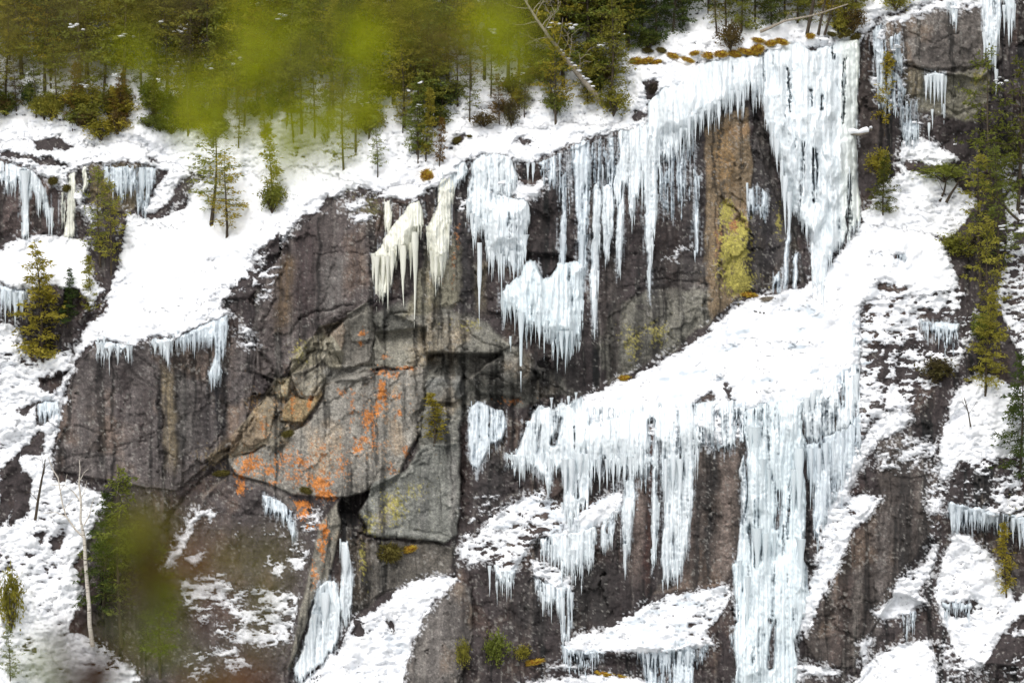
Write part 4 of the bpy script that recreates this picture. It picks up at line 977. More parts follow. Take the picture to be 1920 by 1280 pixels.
     [(1124, 860, 62, 5), (1138, 860, 62, 5), (1150, 860, 66, 5), (1160, 858, 50, 4), (1172, 855, 50, 4), (1182, 855, 60, 5), (1192, 850, 50, 4), (1204, 840, 50, 4), (1115, 860, 45, 3)], 30),
    ('icefall', 'narrow ice stream between two brown ribs', M_ICE, [
        ([(1172, 900), (1190, 885), (1190, 930), (1186, 980), (1180, 1030), (1170, 1060), (1168, 1010), (1165, 960)], 28, 0.92)], [(1172, 1020, 70, 5), (1178, 990, 50, 5)], 10),
    ('icicle_cluster', 'dense fringe of ice hanging from the white ramp above the rock notch', M_ICE, [
        ([(1012, 1012), (1040, 1002), (1090, 992), (1115, 985), (1120, 1000), (1110, 1040), (1085, 1045), (1065, 1058), (1050, 1045), (1030, 1035), (1015, 1030)], 50, 0.92), ([(1125, 985), (1160, 945), (1152, 990), (1140, 1020), (1128, 1025)], 25, 0.7)],
     [(1065, 1040, 50, 5), (1090, 1030, 45, 5), (1102, 1020, 50, 4), (1076, 1030, 50, 4), (1020, 1020, 60, 3), (1135, 1000, 40, 4)], 44),
    ('icefall', 'ice drapery and one long frozen drip below the rock notch', M_ICE, [
        ([(1003, 1085), (1025, 1092), (1050, 1102), (1068, 1095), (1076, 1120), (1074, 1160), (1068, 1190), (1052, 1200), (1050, 1150), (1040, 1125), (1025, 1128), (1012, 1118)], 30, 0.82), ([(925, 1060), (965, 1068), (960, 1085), (930, 1080)], 40, 0.75)],
     [(1055, 1120, 85, 6), (1072, 1110, 75, 4), (1018, 1115, 50, 3), (1034, 1120, 50, 3), (918, 1060, 60, 3), (950, 1070, 60, 3), (942, 1070, 50, 4)], 34),
    ('icefall', 'broad icefall in the lower middle with frayed lower end', M_ICE, [
        ([(1228, 765), (1300, 760), (1312, 825), (1302, 880), (1300, 940), (1290, 1010), (1280, 1060), (1268, 1085), (1255, 1070), (1244, 1085), (1238, 1040), (1246, 960), (1242, 900), (1234, 900), (1236, 960), (1230, 1030), (1222, 1060), (1220, 980), (1222, 900), (1224, 840)], 40, 0.88)],
     [(1262, 860, 90, 6), (1275, 860, 100, 6), (1288, 860, 80, 5), (1248, 860, 110, 5), (1226, 1000, 80, 4), (1252, 1060, 50, 5), (1270, 1050, 60, 5)], 40),
    ('icefall', 'tallest icefall of blue white columns falling to the bottom edge', M_BICE, [
        ([(1393, 770), (1440, 752), (1480, 735), (1505, 758), (1502, 800), (1512, 830), (1500, 850), (1508, 900), (1512, 960), (1500, 1030), (1512, 1060), (1515, 1110), (1505, 1160), (1490, 1200), (1497, 1250), (1485, 1300), (1478, 1400), (1375, 1400), (1380, 1240), (1376, 1180),
          (1386, 1140), (1376, 1110), (1372, 1060), (1386, 1040), (1392, 1000), (1402, 930), (1400, 850)], 15, 0.92)],
     [(1418, 800, 180, 9), (1408, 800, 120, 6), (1430, 860, 130, 8), (1442, 880, 110, 6), (1498, 840, 190, 9), (1488, 880, 140, 7), (1420, 990, 150, 9), (1435, 1000, 120, 7), (1502, 1010, 130, 8), (1402, 1080, 120, 7), (1452, 1000, 90, 5), (1388, 1050, 60, 4)], 40),
    ('icefall', 'streaky grey icefall hanging right of the tallest one', M_GICE, [
        ([(1508, 835), (1535, 825), (1592, 795), (1614, 775), (1616, 830), (1602, 852), (1586, 885), (1562, 932), (1548, 960), (1532, 1000), (1524, 960), (1528, 900), (1518, 880)], 50, 0.75)],
     [(1520, 840, 120, 5), (1535, 840, 110, 5), (1548, 830, 90, 5), (1562, 825, 80, 5), (1600, 800, 60, 5), (1580, 820, 60, 4)], 40),
    ('icefall', 'blue streaked ice wall just under the snow ramp crest', M_ICE, [
        ([(1440, 782), (1490, 760), (1522, 735), (1545, 700), (1560, 640), (1612, 580), (1618, 640), (1612, 700), (1612, 775), (1590, 795), (1535, 822), (1512, 820), (1505, 770), (1495, 800), (1450, 815)], 12, 0.72)], [(1524, 735, 60, 6), (1512, 745, 70, 5), (1535, 730, 60, 5), (1470, 780, 60, 5), (1482, 775, 55, 5), (1606, 700, 70, 5)], 24),
    ('icefall', 'frosted ice apron spilling over the lower edge of the snow ramp', M_ICE, [
        ([(985, 790), (1040, 770), (1090, 745), (1110, 760), (1180, 765), (1225, 752), (1300, 755), (1400, 750), (1395, 825), (1350, 838), (1312, 832), (1300, 860), (1222, 868), (1190, 855), (1150, 860), (1100, 870), (1060, 850), (1000, 850)], 16, 0.60),
        ([(1150, 880), (1222, 850), (1215, 900), (1192, 905), (1186, 960), (1170, 950), (1150, 930)], 30, 0.5), ([(1395, 850), (1385, 880), (1392, 960), (1380, 1040), (1372, 1080), (1382, 1120), (1370, 1200), (1400, 1240), (1410, 1000)], 12, 0.55)],
     [], 8),
    ('icefall', 'frost film on the wall behind the trickles left of the great curtain', M_GICE, [
        ([(1010, 305), (1080, 272), (1165, 250), (1160, 320), (1120, 345), (1075, 350), (1060, 330), (1040, 345)], 60, 0.46), ([(1235, 262), (1300, 250), (1310, 330), (1260, 400), (1238, 380)], 60, 0.40)], [], 10),
    ('icefall', 'thin frozen seep left of the upper right bluff', M_GICE, [
        ([(1636, 60), (1655, 40), (1662, 80), (1660, 120), (1685, 140), (1700, 170), (1680, 200), (1665, 180), (1655, 200), (1645, 170), (1640, 120)], 40, 0.55), ([(1668, 70), (1692, 60), (1690, 120), (1675, 110)], 20, 0.6), ([(1690, 200), (1720, 190), (1725, 240), (1700, 260), (1690, 240)], 40, .5)], [(1700, 190, 70, 3), (1646, 130, 70, 3)], 30),
    ('icicle_cluster', 'icicle row under the crack of the upper right bluff', M_ICE, [([(1734, 136), (1772, 140), (1774, 155), (1738, 152)], 45, 0.95)],
     [(1737, 142, 50, 4), (1745, 142, 55, 4), (1752, 142, 62, 5), (1759, 142, 50, 4), (1766, 142, 70, 5), (1772, 142, 80, 4), (1770, 195, 40, 4), (1748, 205, 40, 3), (1742, 230, 35, 3)], 14),
    ('icicle_cluster', 'long icicles hanging from the top right corner of the cliff', M_ICE, [
        ([(1840, -40), (1875, -40), (1878, 20), (1870, 70), (1868, 110), (1862, 120), (1850, 90), (1842, 60)], 45, 0.9), ([(1880, -40), (1906, -40), (1902, 20), (1895, 40), (1886, 30)], 40, 1.0), ([(1776, 5), (1795, 5), (1796, 30), (1785, 35)], 25, .8)],
     [(1846, 60, 60, 4), (1856, 70, 65, 5), (1866, 80, 90, 5), (1868, 130, 50, 4), (1883, 10, 60, 5), (1892, 15, 75, 5), (1899, 0, 60, 4), (1792, 20, 45, 4), (1786, 15, 35, 4)], 24),
    ('icicle_cluster', 'pale icicle row in the dark hollow at the right edge', M_GICE, [([(1778, 940), (1800, 945), (1850, 955), (1920, 968), (1960, 975), (1960, 990), (1900, 985), (1840, 975), (1785, 980)], 40, 0.8)],
     [(1785, 945, 55, 6), (1798, 950, 50, 5), (1812, 955, 35, 4), (1828, 958, 35, 4), (1845, 960, 30, 4), (1900, 970, 50, 5), (1912, 972, 60, 6), (1920, 975, 50, 4)], 26),
    ('icicle_cluster', 'fine ice fringe under the bottom centre snow ledge', M_GICE, [([(1050, 1208), (1100, 1216), (1140, 1222), (1100, 1228), (1055, 1225)], 35, 0.85), ([(1195, 1215), (1300, 1200), (1330, 1205), (1302, 1240), (1296, 1300), (1215, 1310), (1205, 1250)], 30, 0.68)], [(1060, 1215, 45, 4), (1215, 1225, 50, 4), (1250, 1225, 45, 4), (1275, 1220, 50, 5), (1290, 1220, 50, 4)], 40),
    ('icefall', 'white frozen stream pouring down the gully beside the pyramid', M_ICE, [
        ([(637, 1018), (652, 1016), (661, 1075), (660, 1135), (648, 1175), (637, 1125), (640, 1070)], 12, 1.0), ([(596, 1096), (612, 1086), (632, 1092), (640, 1140), (634, 1195), (608, 1238), (566, 1270), (550, 1258), (574, 1190)], 12, 1.0)], [(648, 1030, 80, 8), (610, 1110, 90, 9), (590, 1150, 70, 7)], 12),
    ('icefall', 'small frozen trickle on the upper right of the pyramid', M_GICE, [([(490, 925), (510, 930), (535, 945), (550, 960), (556, 1000), (548, 1005), (535, 965), (510, 955), (498, 945)], 15, 0.75)], [], 6),
    ('icicle_cluster', 'icicles in the hollows right of the ramp', M_GICE, [([(1720, 602), (1800, 608), (1798, 622), (1725, 618)], 45, 0.7), ([(1680, 470), (1700, 474), (1700, 482), (1680, 482)], 12, .6), ([(1765, 1130), (1822, 1130), (1820, 1140), (1770, 1140)], 22, .7), ([(1690, 1150), (1720, 1145), (1715, 1165), (1695, 1170)], 30, .6)], [(1740, 612, 40, 3), (1760, 612, 45, 3), (1775, 612, 35, 3)], 24),
]

sp = np.maximum(0, vnoise(UU / 5.0, UU * 0 + 3, 1)) * 0.7 + np.maximum(0, vnoise(UU / 11.0, UU * 0 + 9, 4)) * 0.6
SPIKE = np.clip(sp, 0, 1.3)[None, :]


def samp(F_, u, v):
    x = np.interp(u, UU, np.arange(NX))
    y = np.interp(v, VV, np.arange(NY))
    ix = np.clip(x.astype(np.int32), 0, NX - 2)
    iy = np.clip(y.astype(np.int32), 0, NY - 2)
    fx = (x - ix).astype(np.float32)
    fy = (y - iy).astype(np.float32)
    return (F_[iy, ix] * (1 - fx) + F_[iy, ix + 1] * fx) * (1 - fy) + (F_[iy + 1, ix] * (1 - fx) + F_[iy + 1, ix + 1] * fx) * fy


def vblur(F_, r):
    c = np.cumsum(np.pad(F_, ((r + 1, r), (0, 0)), mode='edge'), 0, dtype=np.float64)
    return ((c[2 * r + 1:] - c[:-2 * r - 1]) / (2 * r + 1)).astype(np.float32)


D_SM = vblur(vblur(D, 16), 10)
D_SM = vblur(D_SM.T.copy(), 3).T.copy()
BULGES = (([(940, 548), (990, 490), (1097, 495), (1088, 640), (1000, 640), (940, 600)], 0.9, 30), ([(908, 378), (990, 378), (986, 470), (912, 470)], 0.7, 30),
          ([(1215, 200), (1300, 125), (1431, 103), (1425, 175), (1390, 185), (1300, 250), (1230, 260)], 0.8, 30), ([(1430, 104), (1500, 80), (1612, 70), (1607, 400), (1540, 530), (1470, 330)], 0.6, 30),
          ([(1464, 222), (1480, 212), (1498, 222), (1512, 210), (1530, 206), (1548, 196), (1562, 200), (1572, 222), (1580, 300), (1560, 380), (1530, 460), (1500, 400), (1474, 330)], 0.55, 8),
          ([(1530, 300), (1560, 268), (1604, 252), (1608, 330), (1560, 400), (1536, 360)], 0.35, 10), ([(1582, 395), (1596, 378), (1616, 384), (1616, 420), (1584, 440)], 0.3, 8),
          ([(1490, 388), (1506, 382), (1524, 400), (1530, 440), (1512, 430)], 0.4, 8),
          ([(1060, 760), (1105, 820), (1105, 940), (1060, 960)], 0.4, 20), ([(1395, 760), (1432, 755), (1440, 930), (1432, 1280), (1395, 1280)], 0.5, 25), ([(990, 775), (1090, 740), (1230, 745), (1450, 735), (1560, 700), (1612, 700), (1600, 800), (1500, 830), (1400, 835), (1220, 855), (1000, 860)], 0.28, 40), ([(1488, 830), (1510, 790), (1512, 1110), (1490, 1110)], 0.4, 12),
          ([(1380, 935), (1440, 925), (1445, 960), (1385, 970)], 0.2, 6), ([(700, 480), (770, 378), (793, 420), (740, 540)], 0.6, 25), ([(800, 440), (820, 335), (853, 350), (838, 470), (815, 530)], 0.5, 20))
SLITS = [([(1226, 790), (1221, 850)], 5), ([(1132, 860), (1128, 900)], 4.8), ([(1012, 800), (1004, 850)], 4.6), ([(1075, 800), (1078, 840)], 1.5), ([(1345, 800), (1350, 830)], 6), ([(1382, 790), (1384, 830)], 5), ([(1270, 800), (1274, 850)], 2), ([(1432, 108), (1433, 150)], 2.5), ([(1504, 270), (1502, 340), (1496, 400)], 3.5), ([(1540, 180), (1541, 205)], 2), ([(1520, 170), (1522, 200)], 1.8), ([(1594, 330), (1592, 440)], 3), ([(1585, 110), (1583, 230)], 1.5),
         ([(1530, 280), (1526, 380)], 2.5), ([(1560, 75), (1562, 110)], 2), ([(1478, 130), (1480, 210)], 1.5), ([(1047, 785), (1038, 830)], 7), ([(1462, 925), (1455, 990)], 5), ([(1450, 1165), (1445, 1250)], 6), ([(1470, 985), (1468, 1040)], 3),
         ([(1238, 830), (1236, 1040)], 3.5), ([(1085, 905), (1082, 930)], 4), ([(1262, 880), (1258, 960)], 1.5), ([(1440, 820), (1446, 900)], 1.5), ([(1484, 900), (1478, 1010)], 2)]
TR_ = TABLES[3]


def columns(u, v, w, sd):
    c = u / w + 0.35 * vnoise(u / 22, v / 130, sd) + 0.12 * vnoise(u / 9, v / 50, sd + 1)
    i = np.floor(c)
    f = (c - i) * 2 - 1
    r = TR_[(i.astype(np.int32) * 7 + sd * 31) & 255, (i.astype(np.int32) + sd * 13) & 255]
    return f, r


def ice_sheet_field(poly, L, cov, k, j):
    p = np.asarray(poly, float)
    uu = np.arange(p[:, 0].min() - 8, p[:, 0].max() + 8, 1.25, dtype=np.float32)
    vv = np.arange(p[:, 1].min() - 8, min(p[:, 1].max() + L * 1.25 + 8, 1420), 2.2, dtype=np.float32)
    u, v = np.meshgrid(uu, vv)
    na = fbm(u / 26, v / 26, 0, 3)
    nc = fbm(u / 9, v / 11, 2, 3, 0.6)
    f1, r1 = columns(u, v, 11.0 if k < 2 else (5.5 if ICES[k][2] is M_YICE else 8.0), k % 5)
    f2, r2 = columns(u, v, 3.6, 5 + k % 3)
    p1 = np.sqrt(np.clip(1 - f1 * f1, 0, 1)) * (0.45 + 0.55 * r1)
    p2 = np.sqrt(np.clip(1 - f2 * f2, 0, 1)) * (0.4 + 0.6 * r2)
    spike = np.maximum(r1 ** 1.6 * (1 - np.abs(f1)) * 1.2, r2 ** 1.4 * (1 - np.abs(f2)) * 0.95)
    iu = u + na * 1.5 + nc * 1.2
    iv = v + nc * 3.0
    s_ = poly_sdf(poly, iu, iv)
    Lm = L * (0.25 + 1.15 * np.clip(0.5 + 0.75 * vnoise(u / 38, u * 0 + k * 1.7, 4) + 0.35 * vnoise(u / 15, u * 0 + k, 2), 0, 1))
    s2 = poly_sdf(poly, iu, v - Lm * spike)
    edge = np.maximum(s_, s2 - 0.3)
    st = fbm(u / 3.8 + na * 0.2, v / 75, 2, 3, 0.6)
    st2 = fbm(u / 13 + na * 0.3, v / 60, 5, 3)
    frost = fbm(u / 3.2, v / 3.6, 6, 2)
    c = 2.4 * (st * 0.52 + st2 * 0.45 + frost * 0.12 + (cov - 0.46) * 1.75)
    if 980 < p[:, 0].mean() < 1620 and 740 < p[:, 1].min() < 860:      # the ice is fullest where it leaves the snow ramp
        c = c + 0.85 * ss(885 - v + 40 * st2, 0, 110)
    for pts, wd in SLITS:
        q = np.asarray(pts)
        if q[:, 0].max() > uu[0] and q[:, 0].min() < uu[-1] and q[:, 1].max() > vv[0] and q[:, 1].min() < vv[-1]:
            c = np.minimum(c, (line_dist(pts, u + st * 2.5 + st2 * 3, v) - wd * (0.75 + 0.5 * st2)) * 0.4 + (0.0 if wd > 4.5 else 0.85 * ss(frost + st, -0.9, 0.3)))
    f = np.minimum(edge / 2.2, c)
    bul = np.zeros_like(u)
    for bp, amt, soft in BULGES:
        q = np.asarray(bp)
        if q[:, 0].max() > uu[0] and q[:, 0].min() < uu[-1] and q[:, 1].max() > vv[0] and q[:, 1].min() < vv[-1]:
            bul = bul + amt * ss(poly_sdf(bp, iu + na * 3, iv + na * 3), -3, soft)
    th = np.where(f > 0, 0.16 * (1 - np.exp(-f * 0.8)) + 0.015, np.maximum(f * 0.3, -0.15))
    th = th + np.where(f > 0, np.minimum(f, 1) * (0.19 * (p1 - 0.3) + 0.05 * (p2 - 0.3) + 0.09 * st2 + 0.02 * frost + bul * (0.85 + 0.2 * st2)), 0)
    d_r = samp(D, u, v)
    d_s = samp(D_SM, u, v) - 0.10
    dep = np.where(f > 0, np.minimum(d_r - 0.35 * th, d_r * (1 - ss(f, 0, 0.8)) + d_s * ss(f, 0, 0.8) - th), d_r + 0.01 - th) - 0.004 * (j + 1) - 0.002 * (k % 7)
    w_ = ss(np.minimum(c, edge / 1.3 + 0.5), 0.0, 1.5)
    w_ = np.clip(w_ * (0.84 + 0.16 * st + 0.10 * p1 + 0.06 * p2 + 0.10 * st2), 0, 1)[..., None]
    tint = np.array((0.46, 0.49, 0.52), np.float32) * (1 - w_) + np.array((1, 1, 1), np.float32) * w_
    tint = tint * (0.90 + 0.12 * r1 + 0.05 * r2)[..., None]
    if k == 1:
        cr_ = (ss(u, 1566, 1592) * np.clip(0.35 + 0.9 * r1 - 0.2, 0, 1) * ss(540 - v, 40, 120))[..., None]
        tint = tint * (1 - cr_ * np.array((0.02, 0.04, 0.16), np.float32))
    return uu, vv, u, v, f, dep.astype(np.float32), tint.astype(np.float32)


st_r = 0.6 * fbm(U / 3.4, V / 70, 2, 3, 0.65) + 0.3 * n_e
for nm, lb, mt, polys, ics, nfr in ICES:
    for poly, L, cov in polys:
        sl_ = box_slice(poly, 30)
        s_ = poly_sdf(poly, U[sl_] + n_c[sl_] * 3, V[sl_] + n_d[sl_] * 6)
        s_ = np.maximum(s_, poly_sdf(poly, U[sl_], V[sl_] - 30 * (0.5 + 0.5 * SPIKE[:, sl_[1]])) - 4)
        pr = ss(s_, -13, 4)
        m = ss(st_r[sl_] + 0.75 * pr, 0.55, 1.1)[..., None] * 0.72 * ss(pr, 0, .3)[..., None]
        TINT[sl_] = TINT[sl_] * (1 - m) + np.array((0.47, 0.50, 0.53), np.float32) * m

# ------------------------------------------------------------------ link terrain, snow
qd_rock = own_rock[:-1, :-1].ravel()
Qf = QUADS.reshape(-1, 4)
cliff = link('cliff', grid_mesh('cliff', D, Qf[qd_rock < 0], tint=TINT), M_ROCK)
tag(cliff, 'dark brown granite cliff with vertical water streaks and lichen', kind='structure')
for k, (nm, lb, poly, colr, step, rg, part) in enumerate(REGIONS):
    if part and (qd_rock == k).any():
        c = np.asarray(poly, float).mean(0)
        o0 = P(c[0], c[1], float(bil(BASE, c[0], c[1])))
        o = link(nm, grid_mesh(nm, D, Qf[qd_rock == k], o0, TINT), M_ROCK, cliff, o0)
        if lb:
            o['label'] = lb

SURF = np.minimum(D, np.where(SFIELD > 0, D_SNOW, 1e6))


def depth_at(u, v, fld=None):
    fld = SURF if fld is None else fld
    i = int(np.clip(np.searchsorted(UU, u), 1, NX - 2))
    j = int(np.clip(np.searchsorted(VV, v), 1, NY - 2))
    return float(fld[j, i])


def field_quads(field, own, k, also=None):
    m = (field > 0) & (own == k)
    q = m[:-1, :-1] | m[1:, :-1] | m[1:, 1:] | m[:-1, 1:]
    return QUADS[q]


for k, (nm, kd, lb, polys, holes) in enumerate(SNOWS):
    q = field_quads(SFIELD, SOWN, k)
    if not len(q):
        continue
    ids = q.ravel()
    o0 = P(float(U.ravel()[ids].mean()), float(V.ravel()[ids].mean()), float(D.ravel()[ids].mean())) if kd != 'structure' else (0, 0, 0)
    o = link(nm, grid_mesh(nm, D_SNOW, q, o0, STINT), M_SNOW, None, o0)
    if kd:
        tag(o, lb, None if kd == 'structure' else 'snow', None, kd)
    else:
        tag(o, lb, 'snow', 'snow left on ledges of the cliff')


# ------------------------------------------------------------------ icicles
def icicle_mesh(seed, sides=7, rings=10):
    r = random.Random(seed)
    vs, fs = [], []
    ph = [r.uniform(0, 6.3) for _ in range(4)]
    for j in range(rings):
        t = j / (rings - 1)
        rad = (1 - t) ** 1.05 * (1 + 0.16 * math.sin(t * 9 + ph[0]) + 0.08 * math.sin(t * 23 + ph[1]))
        cx = 0.25 * math.sin(t * 4 + ph[2]) * t
        for i in range(sides):
            a = 2 * math.pi * i / sides
            k = 1 + 0.18 * math.sin(2 * a + ph[3]) + 0.08 * r.uniform(-1, 1)
            vs.append((cx + rad * k * math.cos(a), rad * k * math.sin(a), -t))
    for j in range(rings - 1):
        for i in range(sides):
            a, b = j * sides + i, j * sides + (i + 1) % sides
            fs.append((a, a + sides, b + sides, b))
    return np.array(vs), np.array(fs)


ICI = [icicle_mesh(s) for s in range(8)]
SMALL = [icicle_mesh(s, 5, 5) for s in range(6)]
ICI_MESH = {}


def icicle_data(mat, i):
    key = (mat.name, i)
    if key not in ICI_MESH:
        me = raw_mesh('icicle', ICI[i][0], ICI[i][1], 4, True, {'tint': np.full((len(ICI[i][0]), 3), 0.97, np.float32)})
        me.materials.append(mat)
        ICI_MESH[key] = me
    return ICI_MESH[key]


ICE_GROUP = {'icefall': 'frozen waterfalls on the cliff', 'icicle_cluster': 'icicle clusters on the cliff', 'ice_curtain': 'hanging ice curtains', 'ice_bulge': 'ice bulges on the middle wall', 'ice_column': 'frozen columns on the cliff'}
ICE_CAT = {'icefall': 'icefall', 'icicle_cluster': 'icicles', 'ice_curtain': 'ice curtain', 'ice_bulge': 'ice bulge', 'ice_column': 'ice column'}

for k, (nm, lb, mt, polys, ics, nfr) in enumerate(ICES):
    allp = np.concatenate([np.asarray(p_[0], float) for p_ in polys])
    cu, cv = allp[:, 0].mean(), allp[:, 1].mean()
    o0 = P(float(cu), float(cv), float(samp(D, cu, cv)))
    root = tag(link(nm, None, None, None, o0), lb, ICE_CAT[nm], ICE_GROUP[nm])
    rr = random.Random(k)
    spots = list(ics)
    cand = []
    flds = []
    for j, (poly, L, cov) in enumerate(polys):
        uu, vv, u, v, f, dep, tint = ice_sheet_field(poly, L, cov, k, j)
        m = f > 0
        if not m.any():
            continue
        flds.append((uu, vv, f, dep))
        idx = np.arange(u.size).reshape(u.shape)
        q = np.stack([idx[:-1, :-1], idx[1:, :-1], idx[1:, 1:], idx[:-1, 1:]], -1)
        sel = m[:-1, :-1] | m[1:, :-1] | m[1:, 1:] | m[:-1, 1:]
        q = q[sel]
        ids, inv = np.unique(q.ravel(), return_inverse=True)
        x, y, z = P(u.ravel()[ids], v.ravel()[ids], dep.ravel()[ids])
        co = np.stack([x - o0[0], y - o0[1], z - o0[2]], 1)
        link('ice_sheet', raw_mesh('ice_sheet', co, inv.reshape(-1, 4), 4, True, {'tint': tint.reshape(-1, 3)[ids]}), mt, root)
        bot = m[:-1] & ~m[1:]
        js, is_ = np.nonzero(bot)
        for q_ in (RNG.choice(len(js), size=min(len(js), nfr * 2), replace=False) if len(js) else []):
            cand.append((float(uu[is_[q_]]), float(vv[js[q_]])))

    def ice_depth(u_, v_):
        best = float(samp(D, np.float32(u_), np.float32(v_)))
        for uu, vv, f, dep in flds:
            i, j = np.searchsorted(uu, u_), np.searchsorted(vv, v_)
            if 0 < i < len(uu) and 0 < j < len(vv) and f[j, i] > 0:
                best = min(best, float(dep[j, i]))
        return best
    rr.shuffle(cand)
    single, tiny = cand[:nfr // 2], cand[nfr // 2:nfr * 2]
    for (u, v) in single:
        L = rr.choice((rr.uniform(10, 24), rr.uniform(18, 36), rr.uniform(30, 62)))
        spots.append((u, v - L * 0.35, L, rr.uniform(1.3, 2.6)))
    for (u, v, L, rad) in spots:
        d = min([ice_depth(u, v)] + [float(samp(D, u, v + L * t_)) + 0.04 for t_ in (.2, .35, .5, .65, .8, .9, 1.0)]) - 0.03
        p = P(u, v, d)
        o = link('icicle', icicle_data(mt, rr.randrange(8)), None, root, (p[0] - o0[0], p[1] - o0[1], p[2] - o0[2]))
        kk = (DIST + d) / DIST / PXM
        o.scale = (rad * kk, rad * kk * 0.9, L * kk)
        o.rotation_euler = (0, 0, rr.uniform(0, 6.28))
    vs, fs, off = [], [], 0
    for (u, v) in tiny:
        L = rr.uniform(8, 30)
        rad = rr.uniform(0.6, 1.4)
        v0 = v - L * 0.3
        d = min(ice_depth(u, v0), float(samp(D, u, v + L * 0.5)) + 0.05) - 0.02
        p = np.array(P(u, v0, d)) - np.array(o0)
        b = SMALL[rr.randrange(6)]
        vs.append(b[0] * np.array((rad / PXM, rad / PXM, L / PXM)) + p)
        fs.append(b[1] + off)
        off += len(b[0])
    if vs:
        w_ = np.concatenate(vs)
        tag(link('icicle_fringe', raw_mesh('icicle_fringe', w_, np.concatenate(fs), 4, True, {'tint': np.full((len(w_), 3), 0.88, np.float32)}), mt, root), None, None, None, 'stuff')


# ------------------------------------------------------------------ trees
class Tris:
    """collects small blades (triangles as degenerate-free quads)"""

    def __init__(self):
        self.v, self.f = [], []

    def blade(self, p, d, w, L):
        # p base, d direction unit, w width vector
        i = len(self.v)
        m = p + d * (L * 0.45)
        self.v += [p, m + w, p + d * L, m - w]
        self.f.append((i, i + 1, i + 2, i + 3))

    def mesh(self, name):
        return raw_mesh(name, np.array([tuple(x) for x in self.v]), np.array(self.f), 4, False)


def tube_mesh(name, paths, sides=6):
    """paths: list of [(point, radius), ...]"""
    vs, fs, off = [], [], 0
    for path in paths:
        n = len(path)
        for j, (p, r) in enumerate(path):
            a = Vector(path[max(0, j - 1)][0])
            b = Vector(path[min(n - 1, j + 1)][0])
            t = (b - a).normalized()
            x = t.orthogonal().normalized()
            if abs(t.z) > 0.5:
                x = (Vector((1, 0, 0)) - t * t.x).normalized()
            y = t.cross(x)
            for i in range(sides):
                an = 2 * math.pi * i / sides
                q = Vector(p) + x * (math.cos(an) * r) + y * (math.sin(an) * r)
                vs.append(tuple(q))
        for j in range(n - 1):
            for i in range(sides):
                a, b = off + j * sides + i, off + j * sides + (i + 1) % sides
                fs.append((a, b, b + sides, a + sides))
        off += n * sides
    return raw_mesh(name, np.array(vs), np.array(fs), 4)


def rand_unit(r):
    while True:
        v = Vector((r.uniform(-1, 1), r.uniform(-1, 1), r.uniform(-1, 1)))
        if 0.1 < v.length < 1:
            return v.normalized()


def conifer(seed, h=7.0, spread=1.3, bare=0.15, dens=1.0, droop=0.25, sparse=0.0, round_=0.5):
    """returns trunk mesh, crown mesh for a conifer of height h; round_ 0 = spire, 1 = full rounded crown"""
    r = random.Random(seed)
    lean = (r.uniform(-.04, .04), r.uniform(-.04, .04))

    def axis_pt(z):
        t = z / h
        return Vector((lean[0] * z + 0.07 * math.sin(t * 5 + seed), lean[1] * z + 0.07 * math.cos(t * 4 + seed), z))
    paths = [[(axis_pt(h * t), max(0.008, 0.013 * h * (1 - t) ** 0.9)) for t in (-0.04, 0, .15, .3, .45, .6, .75, .9, 1.0)]]
    T = Tris()
    z = h * bare
    while z < h * 0.985:
        t = (z / h - bare) / (1 - bare)
        cone = (1 - t) ** 0.8
        dome = (1 - t ** 2.2) ** 0.6 * (0.55 + 0.45 * min(1, t * 3))
        env = spread * (cone * (1 - round_) + dome * round_ + 0.04)
        for b in range(r.randint(2, 4)):
            if r.random() < sparse:
                continue
            az = r.uniform(0, 2 * math.pi)
            L = env * r.choice((r.uniform(0.25, 0.6), r.uniform(0.6, 1.0), r.uniform(0.8, 1.4)))
            up = 0.4 * t - droop + r.uniform(-.2, .18)
            d = Vector((math.cos(az), math.sin(az), up)).normalized()
            p0 = axis_pt(z + r.uniform(-.12, .12))
            tip = p0 + d * L + Vector((0, 0, 0.14 * L))
            if L > 0.3:
                paths.append([(p0, 0.010 + 0.006 * L), (p0 + d * L * 0.6, 0.010), (tip, 0.004)])
            side = d.cross(Vector((0, 0, 1))).normalized()
            # leafy clumps along the outer part of the bough
            nc = max(2, int(L * 4.2 * dens))
            for ci in range(nc):
                s = 0.28 + 0.75 * (ci + r.random()) / nc
                c = p0.lerp(tip, s) + side * r.uniform(-.38, .38) * L * (1.1 - s * 0.6) + Vector((0, 0, r.uniform(-.14, .08)))
                cr = r.uniform(0.15, 0.30)
                for q in range(r.randint(6, 11)):
                    o = rand_unit(r)
                    o.z *= 0.5
                    dd = (o + d * 0.5 + Vector((0, 0, r.uniform(-.5, .15)))).normalized()
                    T.blade(c + o * cr * r.uniform(0, .7), dd, dd.cross(rand_unit(r)).normalized() * r.uniform(0.022, 0.050), r.uniform(0.11, 0.26))
        z += h * r.uniform(0.020, 0.042) / max(0.5, dens)
    for i in range(26):      # leader
        p = axis_pt(h * r.uniform(0.9, 1.0))
        dd = (rand_unit(r) + Vector((0, 0, 0.6))).normalized()
        T.blade(p, dd, dd.cross(rand_unit(r)).normalized() * 0.025, r.uniform(0.08, 0.2))
    return tube_mesh('trunk', paths, 5), T.mesh('crown')


